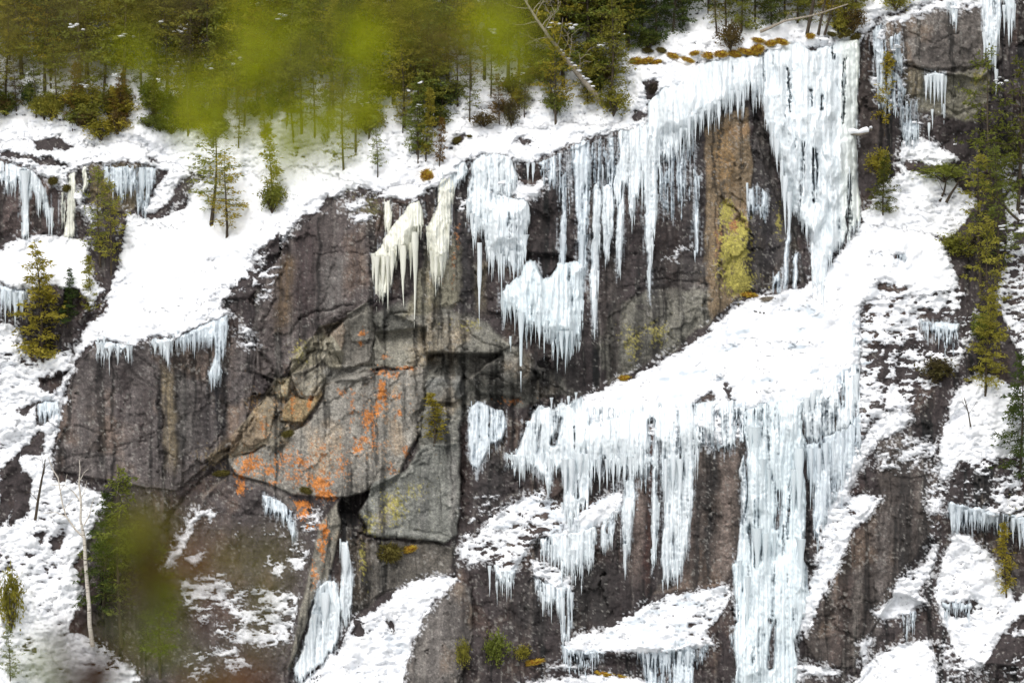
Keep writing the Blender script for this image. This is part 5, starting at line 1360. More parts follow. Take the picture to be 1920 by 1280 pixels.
def bush(seed, h=1.6, w=1.2, n=1500):
    r = random.Random(seed)
    T = Tris()
    paths = []
    for b in range(9):
        az = r.uniform(0, 6.28)
        rr_ = r.uniform(0.2, 1.0) * w * 0.7
        tip = Vector((math.cos(az) * rr_, math.sin(az) * rr_, h * r.uniform(0.55, 1.0) * (1 - 0.3 * rr_ / w)))
        mid = tip * 0.5 + Vector((r.uniform(-.1, .1), r.uniform(-.1, .1), 0.1))
        paths.append([(Vector((0, 0, -0.1)), 0.03), (mid, 0.02), (tip, 0.006)])
        for i in range(n // 9):
            d0 = rand_unit(r)
            if math.sin(d0.x * 5 + seed) + math.sin(d0.z * 6 + d0.y * 4 + seed * 2) < -0.7:
                continue
            q = r.uniform(0.35, 1.0) * (1 + 0.2 * math.sin(d0.x * 9) + 0.15 * math.sin(d0.z * 11 + b))
            p = Vector((d0.x * w * 0.62 * q, d0.y * w * 0.62 * q, h * 0.46 + d0.z * h * 0.46 * q))
            d = (rand_unit(r) + Vector((0, 0, 0.25))).normalized()
            T.blade(p, d, d.cross(rand_unit(r)).normalized() * r.uniform(0.018, 0.045), r.uniform(0.1, 0.26))
    return tube_mesh('stem', paths, 5), T.mesh('foliage')


PROTO = {
    'dense': [conifer(s, 7.0, 1.5, 0.05, 1.35, 0.3, 0.0, 0.15) for s in (1, 2, 3)],
    'tall': [conifer(s, 9.0, 2.05, 0.14, 0.95, 0.12, 0.08, 0.6) for s in (11, 12, 13, 14, 15)],
    'sparse': [conifer(s, 7.0, 1.45, 0.18, 0.9, 0.12, 0.15, 0.55) for s in (21, 22, 23, 24)],
    'slim': [conifer(s, 5.0, 0.75, 0.12, 1.1, 0.1, 0.1, 0.3) for s in (31, 32)],
}
PROTO_H = {'dense': 7.0, 'tall': 9.0, 'sparse': 7.0, 'slim': 5.0}
BUSH = [bush(s) for s in (1, 2, 3)]
CROWN_MAT = {}


def with_mat(me, mat):
    """a mesh with its material; the copies of one look share it"""
    key = (me.name, mat.name)
    if key not in CROWN_MAT:
        c = me if not me.materials else me.copy()
        c.materials.clear()
        c.materials.append(mat)
        CROWN_MAT[key] = c
        CROWN_MAT[(c.name, mat.name)] = c
    return CROWN_MAT[key]


TREE_N = [0]


def tree(u, v, hpx, kind, mat, label, group=None, name='conifer', lean=0.0, cat='tree', wide=1.0):
    i = TREE_N[0]
    TREE_N[0] += 1
    r = random.Random(1000 + i)
    d = depth_at(u, v) + 0.05
    p = P(u, v, d)
    tr, cr = PROTO[kind][r.randrange(len(PROTO[kind]))]
    root = tag(link(name, None, None, None, p), label, cat, group)
    s = hpx / PXM * (DIST + d) / DIST / PROTO_H[kind]
    root.scale = (s * wide * r.uniform(.9, 1.15), s * wide, s)
    root.rotation_euler = (r.uniform(-.03, .03), lean + r.uniform(-.02, .02), r.uniform(0, 6.28) if abs(lean) < 0.05 else 0)
    link('trunk', with_mat(tr, M_BARK), None, root)
    link('crown', with_mat(cr, mat), None, root)
    return root


def shrub(u, v, hpx, wpx, mat, label, group=None, name='shrub', cat='shrub'):
    i = TREE_N[0]
    TREE_N[0] += 1
    r = random.Random(2000 + i)
    d = depth_at(u, v) - 0.05
    st, fo = BUSH[r.randrange(3)]
    root = tag(link(name, None, None, None, P(u, v, d)), label, cat, group)
    root.scale = (wpx / PXM / 1.7, wpx / PXM / 1.7, hpx / PXM / 1.6)
    root.rotation_euler = (0, 0, r.uniform(0, 6.28))
    link('stem', with_mat(st, M_BARK), None, root)
    link('foliage', with_mat(fo, mat), None, root)
    return root


# single trees that can be told apart
for a in [
    (80, 672, 222, 'dense', M_OLIVE, 'full spruce standing alone on the left snow slope, wide at its foot', 'spruce'),
    (128, 612, 110, 'dense', M_DARKG, 'short dark spruce half hidden behind the full spruce on the left slope', 'spruce'),
    (170, 596, 118, 'slim', M_OLIVE, 'small yellowish sapling at the edge of the left snow slope', 'sapling'),
    (186, 498, 190, 'sparse', M_OLIVE, 'thin olive tree in front of the ochre ice veil, left of its twin', 'conifer'),
    (207, 518, 190, 'sparse', M_OLIVE, 'thin olive tree in front of the ochre ice veil, right of its twin', 'conifer'),
    (398, 424, 200, 'sparse', M_OLIVE, 'leafy olive conifer with a thick bare trunk foot on the left snow slope', 'conifer'),
    (424, 452, 165, 'sparse', M_OLIVE, 'slender conifer just right of the thick trunked one on the snow slope', 'conifer'),
    (510, 392, 160, 'slim', M_OLIVE, 'thin topped conifer rising from a dense dark bush on the snow ledge', 'conifer'),
    (645, 318, 175, 'tall', M_OLIVE, 'bare footed conifer beneath the brightest blurred leaves', 'conifer'),
    (708, 333, 120, 'sparse', M_OLIVE, 'slim young conifer on open snow above the creamy icicles', 'conifer'),
    (783, 302, 125, 'sparse', M_OLIVE, 'thin conifer at the edge of the snow shelf, left of two stems', 'conifer'),
    (800, 304, 140, 'slim', M_OLIVE, 'thin conifer over a brown mossy stump at the snow shelf corner', 'conifer'),
    (825, 312, 92, 'slim', M_BROWN, 'spindly brown sapling on the corner of the snow shelf', 'sapling'),
    (1655, 402, 118, 'dense', M_DARKG, 'dark snow flecked spruce at the right foot of the great ice curtain', 'spruce'),
    (1860, 420, 330, 'sparse', M_SPRUCE, 'tall dark spruce at the right edge beside the upper bluff', 'spruce'),
    (1912, 400, 290, 'sparse', M_DARKG, 'tall dense spruce cut by the right edge of the view', 'spruce'),
    (1838, 540, 260, 'sparse', M_OLIVE, 'spruce with drooping boughs on the right snow slope', 'spruce'),
    (1858, 630, 230, 'sparse', M_OLIVE, 'ragged spruce clinging to the dark rocks at the right', 'spruce'),
    (1872, 520, 250, 'tall', M_SPRUCE, 'green spruce in the middle of the hanging column at the right', 'spruce'),
    (1848, 735, 200, 'dense', M_OLIVE, 'lowest spruce of the hanging column at the right', 'spruce'),
    (1915, 900, 240, 'dense', M_DARKG, 'dark spruce bough at the right edge above the pale icicle row', 'spruce'),
    (1885, 1120, 140, 'slim', M_OLIVE, 'thin olive conifer on the snow at the lower right', 'conifer'),
    (196, 1150, 230, 'dense', M_DARKG, 'dark spruce behind the birch trunk at the lower left', 'spruce'),
    (228, 1200, 330, 'sparse', M_SPRUCE, 'tall spruce against the dark wall at the lower left', 'spruce'),
    (300, 1265, 240, 'sparse', M_SPRUCE, 'thin spruce at the foot of the pyramid', 'spruce'),
    (20, 1290, 120, 'sparse', M_SPRUCE, 'open branched conifer in the bottom left corner', 'conifer'),
    (1660, 250, 150, 'slim', M_OLIVE, 'thin olive conifer growing on the dark rib beside the snow log', 'conifer'),
    (815, 832, 95, 'slim', M_OLIVE, 'bright green yew-like sapling in the cleft under the recess', 'sapling'),
]:
    wide = 1.0
    if a[0] == 815:
        wide = 1.9
    if a[0] in (80, 1655):
        wide = 1.15
    if a[0] in (398, 424):
        wide = 1.45
    tree(*a[:5], a[5], None, {'spruce': 'spruce_tree', 'conifer': 'conifer', 'sapling': 'sapling'}[a[6]], 0.0, 'tree', wide)

# dense wood above the cliff
def edge_v(u):
    e = FOREST_EDGE
    for (a, b), (c, d) in zip(e[:-1], e[1:]):
        if a <= u <= c:
            return b + (d - b) * (u - a) / (c - a)
    return 0


rw = random.Random(42)
n_wood = 0
WOODLAB = {M_SPRUCE.name: 'green conifer among many in the dense wood above the cliff', M_DARKG.name: 'dark green conifer among many in the dense wood above the cliff',
           M_OLIVE.name: 'yellowish green conifer among many in the dense wood above the cliff', M_BROWN.name: 'brownish conifer among many in the dense wood above the cliff'}


TO_LABEL, BUSHES = [], []


def wood_tree(u, vb, hp, kind, mat):
    global n_wood
    o = tree(u, vb, hp, kind, mat, WOODLAB[mat.name], 'conifers of the dense wood above the cliff')
    TO_LABEL.append((u, vb, kind, mat.name, o))
    n_wood += 1


for row in range(10):
    v_off = 8 + row * 27
    u = -50 + rw.uniform(0, 30)
    while u < 1180:
        ve = min(edge_v(u), 252 if u < 330 else (282 if u < 560 else 296)) if u < 800 else min(edge_v(u), 262)
        vb = ve - v_off + rw.uniform(-14, 12)
        gap = (655 < u < 735 and 1 < row < 5 and rw.random() < 0.7)
        skip = rw.random() < ((0.12 if u < 560 else 0.3) if row == 0 else 0.08)
        if vb < -55 or skip or gap:
            u += rw.uniform(18, 36)
            continue
        kind = rw.choice(['tall', 'tall', 'sparse', 'dense', 'tall', 'sparse']) if row else rw.choice(['sparse', 'dense', 'slim', 'sparse'])
        mat = rw.choice([M_SPRUCE, M_OLIVE, M_OLIVE, M_OLIVE, M_SPRUCE, M_OLIVE, M_BROWN] if row < 4 else [M_SPRUCE, M_OLIVE, M_SPRUCE, M_OLIVE])
        hp = rw.uniform(180, 330) if row > 1 else rw.uniform(90, 230)
        wood_tree(u, vb, hp * (0.6 if kind == 'slim' else 1), kind, mat)
        u += rw.uniform(40, 78) * (1.0 if row else 1.1)
# the wood's right end, above the ice curtain: low boughs that reach the snow
for u, vb, hp, kind, mat in [(1180, 96, 190, 'dense', M_SPRUCE), (1205, 70, 210, 'tall', M_DARKG), (1232, 78, 170, 'dense', M_DARKG), (1262, 62, 200, 'dense', M_DARKG), (1280, 40, 200, 'tall', M_SPRUCE), (1150, 120, 200, 'tall', M_SPRUCE),
                             (1168, 60, 220, 'tall', M_DARKG), (1345, 66, 150, 'sparse', M_OLIVE), (1362, 50, 190, 'tall', M_DARKG), (1392, 58, 190, 'dense', M_OLIVE), (1415, 40, 190, 'tall', M_SPRUCE), (1445, 46, 170, 'dense', M_DARKG),
                             (1472, 34, 190, 'tall', M_OLIVE), (1497, 44, 170, 'dense', M_SPRUCE), (1330, 20, 180, 'dense', M_DARKG), (1525, 22, 170, 'dense', M_OLIVE), (1560, 28, 160, 'dense', M_OLIVE), (1585, 45, 130, 'dense', M_OLIVE),
                             (1605, 30, 150, 'dense', M_SPRUCE), (1120, 90, 220, 'tall', M_SPRUCE), (1090, 60, 210, 'tall', M_SPRUCE), (1225, 20, 190, 'tall', M_SPRUCE), (1380, 5, 150, 'dense', M_DARKG), (1440, 0, 150, 'dense', M_DARKG),
                             (1270, 0, 150, 'dense', M_DARKG), (1180, 20, 190, 'dense', M_DARKG), (1690, 5, 110, 'dense', M_OLIVE), (1720, -8, 110, 'dense', M_SPRUCE), (1500, 8, 140, 'dense', M_DARKG)]:
    wood_tree(u, vb, hp, kind, mat)
for i in range(64):
    u = rw.uniform(0, 1150) if i % 2 else rw.uniform(-20, 420)
    mat = rw.choice([M_SPRUCE, M_OLIVE, M_BROWN, M_DARKG])
    BUSHES.append((u, shrub(u, min(edge_v(u), 252) - (rw.uniform(-12, 80) if i % 2 else rw.uniform(0, 55)), rw.uniform(26, 60), rw.uniform(40, 85), mat,
          {M_SPRUCE.name: 'low green bush under the conifers of the wood', M_OLIVE.name: 'low yellowish bush under the conifers of the wood', M_BROWN.name: 'low brown bush under the conifers of the wood', M_DARKG.name: 'low dark bush under the conifers of the wood'}[mat.name], 'undergrowth bushes of the wood above the cliff'), mat.name))
print('wood trees', n_wood)
ORD = ['leftmost', 'second from left', 'third from left', 'fourth from left', 'fifth from left', 'sixth from left', 'seventh from left', 'eighth from left', 'ninth from left', 'tenth from left', 'eleventh from left', 'twelfth from left']
TONE = {M_SPRUCE.name: 'green', M_OLIVE.name: 'olive', M_DARKG.name: 'dark green', M_BROWN.name: 'brownish'}


def zone(u):
    for lim, t in ((150, 'above the far left icicles'), (310, 'above the ochre ice veil'), (470, 'above the left snow slope'), (620, 'behind the blurred bough'), (745, 'by the snowy gap'), (880, 'above the creamy icicles'),
                   (1010, 'above the middle snow shelf'), (1130, 'left of the leaning dead tree'), (1250, 'right of the leaning dead tree'), (1430, 'above the golden moss'), (1640, 'above the great ice curtain')):
        if u < lim:
            return t
    return 'on the upper right bluff'


def name_apart(items):
    """items: (key text, u, object); the ones with the same text are told apart by their order from the left"""
    by = {}
    for t, u, o in items:
        by.setdefault(t, []).append((u, o))
    for t, lst in by.items():
        lst.sort(key=lambda x: x[0])
        for i, (u, o) in enumerate(lst):
            o['label'] = t if len(lst) == 1 else t + ', ' + (ORD[i] if i < len(lst) - 1 or len(lst) > 12 else 'rightmost')


its = []
for u, vb, kind, mn, o in TO_LABEL:
    back = edge_v(u) - vb if u < 1180 else 95 - vb
    rank = 'in front row' if back < 40 else ('in second row' if back < 100 else ('in mid wood' if back < 170 else 'deep in wood'))
    its.append((f"{ {'tall': 'tall', 'dense': 'full', 'sparse': 'airy', 'slim': 'slim'}[kind] } {TONE[mn]} conifer {rank} {zone(u)}", u, o))
name_apart(its)
name_apart([(f"low {TONE[mn]} bush under the conifers {zone(u)}", u, o) for u, o, mn in BUSHES])

for a in [
    (510, 396, 62, 66, M_SPRUCE, 'dense dark bush at the foot of the thin topped conifer'),
    (932, 1246, 66, 62, M_OLIVE, 'round olive shrub with snow on top, growing from the wall at the bottom'),
    (868, 1250, 56, 34, M_OLIVE, 'narrow olive shrub left of the round one at the bottom'),
    (980, 1236, 30, 40, M_OLIVE, 'low olive shrub right of the round one at the bottom'),
    (1150, 215, 60, 80, M_SPRUCE, 'dark bush at the foot of the leaning dead tree'),
    (1215, 92, 40, 70, M_DARKG, 'dark green bush above the left end of the golden moss'),
    (1370, 92, 60, 60, M_BROWN, 'brown twiggy bush over the golden moss'),
    (1575, 70, 60, 70, M_OLIVE, 'olive bush at the top of the great ice curtain'),
    (1650, 330, 60, 60, M_OLIVE, 'olive bush on the dark rib under the snow log'),
    (1770, 340, 40, 120, M_OLIVE, 'spreading olive shrub on the upper right snow slope'),
    (1790, 480, 50, 80, M_OLIVE, 'olive shrub left of the drooping spruce'),
    (1755, 715, 50, 90, M_BROWN, 'dark brown shrub on the rocks below the right snow'),
    (1600, 60, 50, 70, M_BROWN, 'brown bush beside the right bluff top'),
    (1840, 640, 60, 60, M_OLIVE, 'olive shrub low on the right slope'),
    (190, 262, 50, 90, M_SPRUCE, 'green bush at the edge of the wood on the upper left'),
    (20, 1180, 120, 60, M_SPRUCE, 'open shrub at the left edge near the bottom'),
    (1680, 18, 40, 70, M_OLIVE, 'olive bush on the top edge near the right bluff'),
    (1900, 980, 60, 60, M_SPRUCE, 'green shrub in the hollow at the right edge'),
]:
    shrub(*a)

# ------------------------------------------------------------------ snow on boughs
def blobs(seed, n, R):
    """n lumpy snow pads near the origin"""
    r = random.Random(seed)
    vs, fs, off = [], [], 0
    for b in range(n):
        c = np.array((r.uniform(-R, R), r.uniform(-R, R), r.uniform(-R * 0.6, R * 0.6)))
        sx, sy, sz = r.uniform(.12, .3), r.uniform(.12, .3), r.uniform(.05, .11)
        for j in range(6):
            ph = math.pi * j / 5
            for i in range(8):
                a = 2 * math.pi * i / 8
                k = 1 + r.uniform(-.18, .18)
                vs.append(c + np.array((math.sin(ph) * math.cos(a) * sx * k, math.sin(ph) * math.sin(a) * sy * k, math.cos(ph) * sz)))
        for j in range(5):
            for i in range(8):
                a, b2 = off + j * 8 + i, off + j * 8 + (i + 1) % 8
                fs.append((a, a + 8, b2 + 8, b2))
        off += 48
    return np.array(vs), np.array(fs)


SNOWPAD = []
for s_ in range(5):
    vs_, fs_ = blobs(s_, 3 + s_ % 3, 0.45)
    me_ = raw_mesh('snow_clump', vs_, fs_, 4, True, {'tint': np.ones((len(vs_), 3), np.float32)})
    me_.materials.append(M_SNOW)
    SNOWPAD.append(me_)
rs = random.Random(5)
for o in [o for o in COL.objects if o.parent is None and o.name.split('.')[0] in ('conifer', 'spruce_tree')]:
    if rs.random() < 0.4:
        h = PROTO_H['tall'] * rs.uniform(.2, .7)
        c = link('snow_clump', rs.choice(SNOWPAD), None, o, (rs.uniform(-.5, .5), rs.uniform(-.8, -.3), h))
        c.scale = [rs.uniform(.6, 1.1)] * 3

# ------------------------------------------------------------------ leaning dead tree, birch, bare stems
def px_path(pts, d0):
    """pixel path [(u, v, radius px, depth offset)] -> [(point, radius m)]"""
    out = []
    for u, v, r_, dd in pts:
        d = d0 + dd
        out.append((Vector(P(u, v, d)), r_ / PXM * (DIST + d) / DIST))
    return out


def bare_tree(name, label, cat, mat, trunk, branches, d0, group=None, parts=True):
    base = Vector(P(trunk[0][0], trunk[0][1], d0 + trunk[0][3]))
    root = tag(link(name, None, None, None, base), label, cat, group)

    def rel(path):
        return [(p - base, r_) for p, r_ in path]
    link('trunk', tube_mesh('trunk', [rel(px_path(trunk, d0))], 8), mat, root)
    for b in branches:
        link('branch', tube_mesh('branch', [rel(px_path(q, d0)) for q in b], 5), mat, root)
    return root, base


def limb(r, u, v, d, ang, L, rad, depth=2):
    """a crooked limb with twigs in picture-plane angles, as a list of pixel paths"""
    path, out = [(u, v, rad, d)], []
    n = 4
    for i in range(n):
        ang += r.uniform(-.25, .25)
        u += math.cos(ang) * L / n
        v += math.sin(ang) * L / n
        d += r.uniform(-.12, .12) * L / PXM
        path.append((u, v, max(0.35, rad * (1 - (i + 1) / (n + .5))), d))
        if depth and i > 0 and r.random() < 0.75:
            out += limb(r, u, v, d, ang + r.choice((-1, 1)) * r.uniform(.4, .9), L * r.uniform(.3, .55), max(.4, rad * .5), depth - 1)
    return [path] + out


rl = random.Random(3)
dd0 = depth_at(1135, 200)
brs = []
for u_, v_, side in ((1088, 145, 1), (1078, 135, -1), (1066, 118, 1), (1056, 104, 1), (1052, 98, -1), (1044, 88, 1), (1038, 80, 1), (1030, 70, -1), (1022, 58, 1), (1016, 50, 1), (1010, 40, -1), (1004, 32, 1), (998, 24, 1), (992, 16, -1), (988, 8, 1)):
    a = math.atan2(-1, -0.75) + side * rl.uniform(0.5, 1.1)
    brs.append(limb(rl, u_, v_, -1.2 * (200 - v_) / 200, a, rl.uniform(28, 60), 1.3))
root, base = bare_tree('dead_tree', 'leaning bare dead tree with pale branches above the snow shelf', 'dead tree', M_DEAD,
                       [(1142, 212, 6.5, .1), (1125, 188, 6, -.1), (1104, 163, 5.5, -.3), (1080, 135, 4.6, -.5), (1055, 102, 3.8, -.7), (1030, 70, 3.2, -.9), (1005, 35, 2.4, -1.1), (985, 2, 1.8, -1.3), (965, -30, 1.0, -1.5)], brs, dd0)
pts = [(1110, 160), (1104, 152), (1098, 146), (1092, 142), (1084, 131), (1076, 122), (1070, 116), (1064, 108), (1054, 98), (1050, 92)]
vs_, fs_, off_ = [], [], 0
for (u_, v_) in pts:
    b_ = blobs(u_, 1, 0.02)
    q = np.array(P(u_ + 2, v_ + 3, dd0 - 0.45 * (210 - v_) / 75)) - np.array(base)
    vs_.append(b_[0] * np.array((.75, .75, .8)) + q + np.array((-.02, -.06, .04)))
    fs_.append(b_[1] + off_)
    off_ += len(b_[0])
tag(link('snow', raw_mesh('snow', np.concatenate(vs_), np.concatenate(fs_), 4, True, {'tint': np.ones((sum(map(len, vs_)), 3), np.float32)}), M_SNOW, root), None, None, None, 'stuff')

db = depth_at(172, 1206) - 0.4
bare_tree('birch_tree', 'slim pale birch with a forked left branch at the lower left', 'birch', M_BIRCH,
          [(174, 1212, 4.4, 0), (168, 1170, 4.1, 0), (167, 1135, 3.9, 0), (163, 1090, 3.7, 0), (160, 1050, 3.5, 0), (158, 1008, 3.2, 0), (151, 975, 2.2, 0), (152, 940, 1.9, 0), (148, 905, 1.5, 0), (150, 880, 1.0, 0), (149, 862, .6, 0)],
          [[[(158, 1008, 2.3, 0), (142, 993, 1.9, 0), (124, 968, 1.6, 0), (117, 945, 1.5, 0), (112, 915, 1.3, 0), (109, 896, 1.1, 0), (98, 878, .9, 0), (90, 855, .5, 0)], [(124, 968, 1, 0), (105, 960, .7, 0), (80, 962, .4, 0)]],
           [[(151, 940, 1.6, 0), (138, 922, 1.2, 0), (122, 910, .9, 0), (92, 908, .5, 0)]], [[(157, 985, 1.2, 0), (168, 965, .9, 0), (172, 945, .7, 0), (178, 930, .4, 0)]], [[(152, 935, .9, 0), (160, 915, .6, 0), (163, 900, .3, 0)]], [[(113, 920, .8, 0), (122, 905, .5, 0), (126, 888, .3, 0)]], [[(120, 955, .8, 0), (132, 940, .5, 0), (140, 932, .3, 0)]], [[(150, 900, 1, 0), (158, 885, .7, 0), (166, 878, .4, 0)]]], db)
for lab, mat, tr, n in [
    ('dark leaning snag on the lower left snow slope', M_BARK, [(66, 975, 2.8, -.2), (71, 940, 2.5, -.3), (78, 900, 2.0, -.4), (83, 875, 1.2, -.5), (85, 860, .6, -.5)], 3),
    ('forked dark stem standing in the upper right snow', M_BARK, [(1774, 380, 3, -.1), (1782, 365, 2.5, -.2), (1792, 350, 2, -.3), (1800, 335, 1.2, -.4)], 2),
    ('short dark stem beside the forked one in the upper right snow', M_BARK, [(1762, 378, 2.6, -.1), (1770, 360, 2, -.2), (1774, 340, 1.2, -.3)], 1),
    ('dark fallen pole lying down the snow at the right edge', M_BARK, [(1912, 415, 2.5, -.3), (1895, 400, 2.4, -.3), (1882, 385, 2, -.3)], 1),
    ('leftmost of three bare trunks on the snow above the ice curtain', M_BARK, [(1513, 66, 3.5, -.1), (1518, 40, 3.2, -.2), (1524, 10, 3, -.3), (1530, -30, 2.6, -.4)], 1),
    ('middle one of three bare trunks on the snow above the ice curtain', M_BARK, [(1534, 66, 3, -.1), (1538, 45, 2.6, -.2), (1543, 20, 2, -.3), (1552, -20, 1.5, -.3)], 1),
    ('rightmost of three bare trunks on the snow above the ice curtain', M_BARK, [(1546, 66, 2.6, -.1), (1552, 45, 2.2, -.2), (1560, 15, 2, -.3), (1568, -20, 1.4, -.3)], 1),
    ('pale fallen branch over the golden moss', M_DEAD, [(1425, 60, 3, -.6), (1445, 52, 2.6, -.7), (1470, 40, 2.2, -.8), (1530, 28, 1.6, -.8), (1590, 8, 1.0, -.9)], 2),
    ('grey leaning stick in the brush right of the dead tree', M_DEAD, [(1120, 95, 1.6, -.4), (1132, 72, 1.5, -.5), (1142, 52, 1.0, -.6)], 2),
    ('dark twiggy sapling on the snow ramp at the right', M_BARK, [(1820, 800, 1.6, -.1), (1816, 775, 1.2, -.2), (1808, 745, .7, -.3)], 3),
]:
    d0 = depth_at(tr[0][0], tr[0][1])
    brs = []
    for i in range(n):
        q = tr[min(len(tr) - 2, 1 + i)]
        brs.append(limb(rl, q[0], q[1], q[3], -1.57 + rl.choice((-1, 1)) * rl.uniform(.4, .9), rl.uniform(16, 30), q[2] * .45, 1))
    bare_tree('bare_tree', lab, 'bare tree', mat, tr, brs, d0)

# snow covered log that sticks out of the ice curtain
dl = depth_at(1600, 246) - 0.9
lp = px_path([(1560, 240, 6, 0.4), (1570, 246, 7, 0.2), (1580, 246, 5.5, 0.1), (1590, 249, 6, 0.05), (1600, 247, 4.8, 0), (1610, 249, 5.2, 0), (1619, 246, 5.5, 0), (1627, 244, 5, 0), (1632, 241, 4.2, 0), (1635, 239, 2, 0)], dl)
b0 = lp[0][0].copy()
root = tag(link('fallen_log', None, None, None, b0), 'snow covered log sticking out to the right of the great ice curtain', 'log')
link('wood', tube_mesh('wood', [[(p - b0 + Vector((0, 0.03, -.07)), r_ * 0.8) for p, r_ in lp]], 8), M_DEAD, root)
link('snow_cover', tube_mesh('snow_cover', [[(p - b0 + Vector((0, 0, .04)), r_ * (1 + .22 * math.sin(i * 2.1))) for i, (p, r_) in enumerate(lp)]], 10), M_SNOWP, root)

# ------------------------------------------------------------------ moss cushions
def cushion(seed):
    r = random.Random(seed)
    vs, fs = [], []
    ph = [r.uniform(0, 6) for _ in range(6)]
    n, m = 18, 9
    for j in range(m):
        a = math.pi * j / (m - 1)
        for i in range(n):
            b = 2 * math.pi * i / n
            k = 1 + .16 * math.sin(3 * b + ph[0]) * math.sin(2 * a + ph[1]) + .12 * math.sin(5 * b + ph[2] + a * 3) + r.uniform(-.09, .09)
            vs.append((math.sin(a) * math.cos(b) * k, math.sin(a) * math.sin(b) * k, math.cos(a) * k))
    for j in range(m - 1):
        for i in range(n):
            a, b = j * n + i, j * n + (i + 1) % n
            fs.append((a, a + n, b + n, b))
    T = Tris()
    vs = [(x * .62, y * .5, z * .55 - .1) for x, y, z in vs]
    for i in range(760):
        d = rand_unit(r)
        d.y = -abs(d.y)
        dd = (d + rand_unit(r) * .5 + Vector((0, 0, -.2))).normalized()
        T.blade(Vector((d.x * .72, d.y * .5, d.z * .6 - .1)) * r.uniform(.6, 1.05), dd, dd.cross(rand_unit(r)).normalized() * .032, r.uniform(.15, .55))
    return raw_mesh('moss_body', np.array(vs), np.array(fs), 4), T.mesh('moss_fronds')


CUSH = [cushion(s) for s in range(4)]
MOSSES = []
for u_, v_, ru, rv, mat, lab in [
    (1192, 114, 14, 8, M_MOSS, 'leftmost golden moss cushion at the end of the snow shelf'),
    (1214, 112, 12, 6, M_MOSS, None), (1232, 114, 10, 6, M_MOSS, None), (1262, 108, 18, 8, M_MOSS, None), (1290, 110, 16, 7, M_MOSS, None), (1302, 100, 12, 6, M_MOSS, None), (1330, 103, 16, 7, M_MOSS, None),
    (1352, 98, 18, 8, M_MOSS, None), (1378, 98, 18, 9, M_MOSS, None), (1400, 98, 14, 10, M_MOSS, None), (1420, 95, 13, 10, M_MOSS, None), (1444, 84, 14, 7, M_MOSS, None), (1466, 80, 14, 6, M_MOSS, None), (1422, 72, 14, 8, M_MOSS, None),
    (1520, 72, 10, 7, M_MOSS, None), (1560, 68, 14, 7, M_MOSSG, None), (1585, 64, 14, 7, M_MOSSG, None), (1604, 66, 9, 9, M_MOSSG, None), (1215, 96, 12, 5, M_MOSSG, None), (1240, 96, 14, 6, M_MOSSG, None),
    (416, 886, 16, 6, M_MOSSG, 'olive moss tuft at the corner above the pyramid'), (728, 1034, 26, 18, M_MOSSG, 'big brown moss cushion hanging under the grey green slab'), (768, 1028, 14, 7, M_MOSS, 'small rusty moss cushion right of the big brown one'),
    (1405, 552, 16, 5, M_MOSS, 'orange moss on the snow at the foot of the yellow stained slab'), (1440, 560, 16, 5, M_DEAD, 'straw coloured grass tuft on the snow ramp'), (1172, 708, 12, 6, M_MOSS, 'orange moss in the crack at the foot of the wall'),
    (800, 328, 12, 14, M_MOSS, 'rust brown moss on the snow shelf corner'), (858, 262, 10, 7, M_MOSSG, 'brown tuft in the snow shelf'), (540, 812, 12, 7, M_MOSSG, 'green moss tuft in the fractured corner'), (574, 918, 12, 7, M_MOSSG, 'dark moss tuft in the orange lichen'),
    (1225, 165, 9, 12, M_BARK, 'dark tuft in the snow left of the ice curtain'), (880, 255, 6, 3, M_MOSSG, 'tiny tuft in the snow shelf'), (100, 338, 10, 8, M_MOSSG, 'dark moss lump on the left icy ledge'), (125, 352, 9, 8, M_MOSSG, 'dark moss lump beside the yellowish pillar'),
    (1000, 1240, 20, 6, M_MOSS, 'rusty grass patch at the bottom beside the snow ledge'), (1135, 1262, 40, 4, M_MOSS, 'rusty grass strip under the bottom snow ledge'),
]:
    d = min(depth_at(u_, v_), depth_at(u_, v_ + 4)) - 0.05
    bo, fr_ = CUSH[(u_ + v_) % 4]
    if lab is None:
        ru, rv, v_ = ru * rl.uniform(.7, 1.25), rv * rl.uniform(.6, 1.15), v_ + rl.uniform(-5, 4)
    root = tag(link('moss_cushion', None, None, None, P(u_, v_, d)), lab or ('golden moss cushion along the top of the ice curtain' if mat is M_MOSS else 'olive moss cushion along the top of the ice curtain'),
               'moss', None if lab else 'moss cushions along the top of the ice curtain')
    root.scale = (ru / PXM * 1.15, rv / PXM * 1.3, rv / PXM * 1.25)
    root.rotation_euler = (0, rl.uniform(-.35, .35), 0)
    if lab is None:
        MOSSES.append((('golden' if mat is M_MOSS else 'olive') + ' moss cushion on the brink ' + ('above the short icicles' if u_ < 1432 else 'above the great ice curtain'), u_, root))
    link('moss_body', with_mat(bo, mat), None, root)
    link('moss_fronds', with_mat(fr_, mat), None, root)

name_apart(MOSSES)

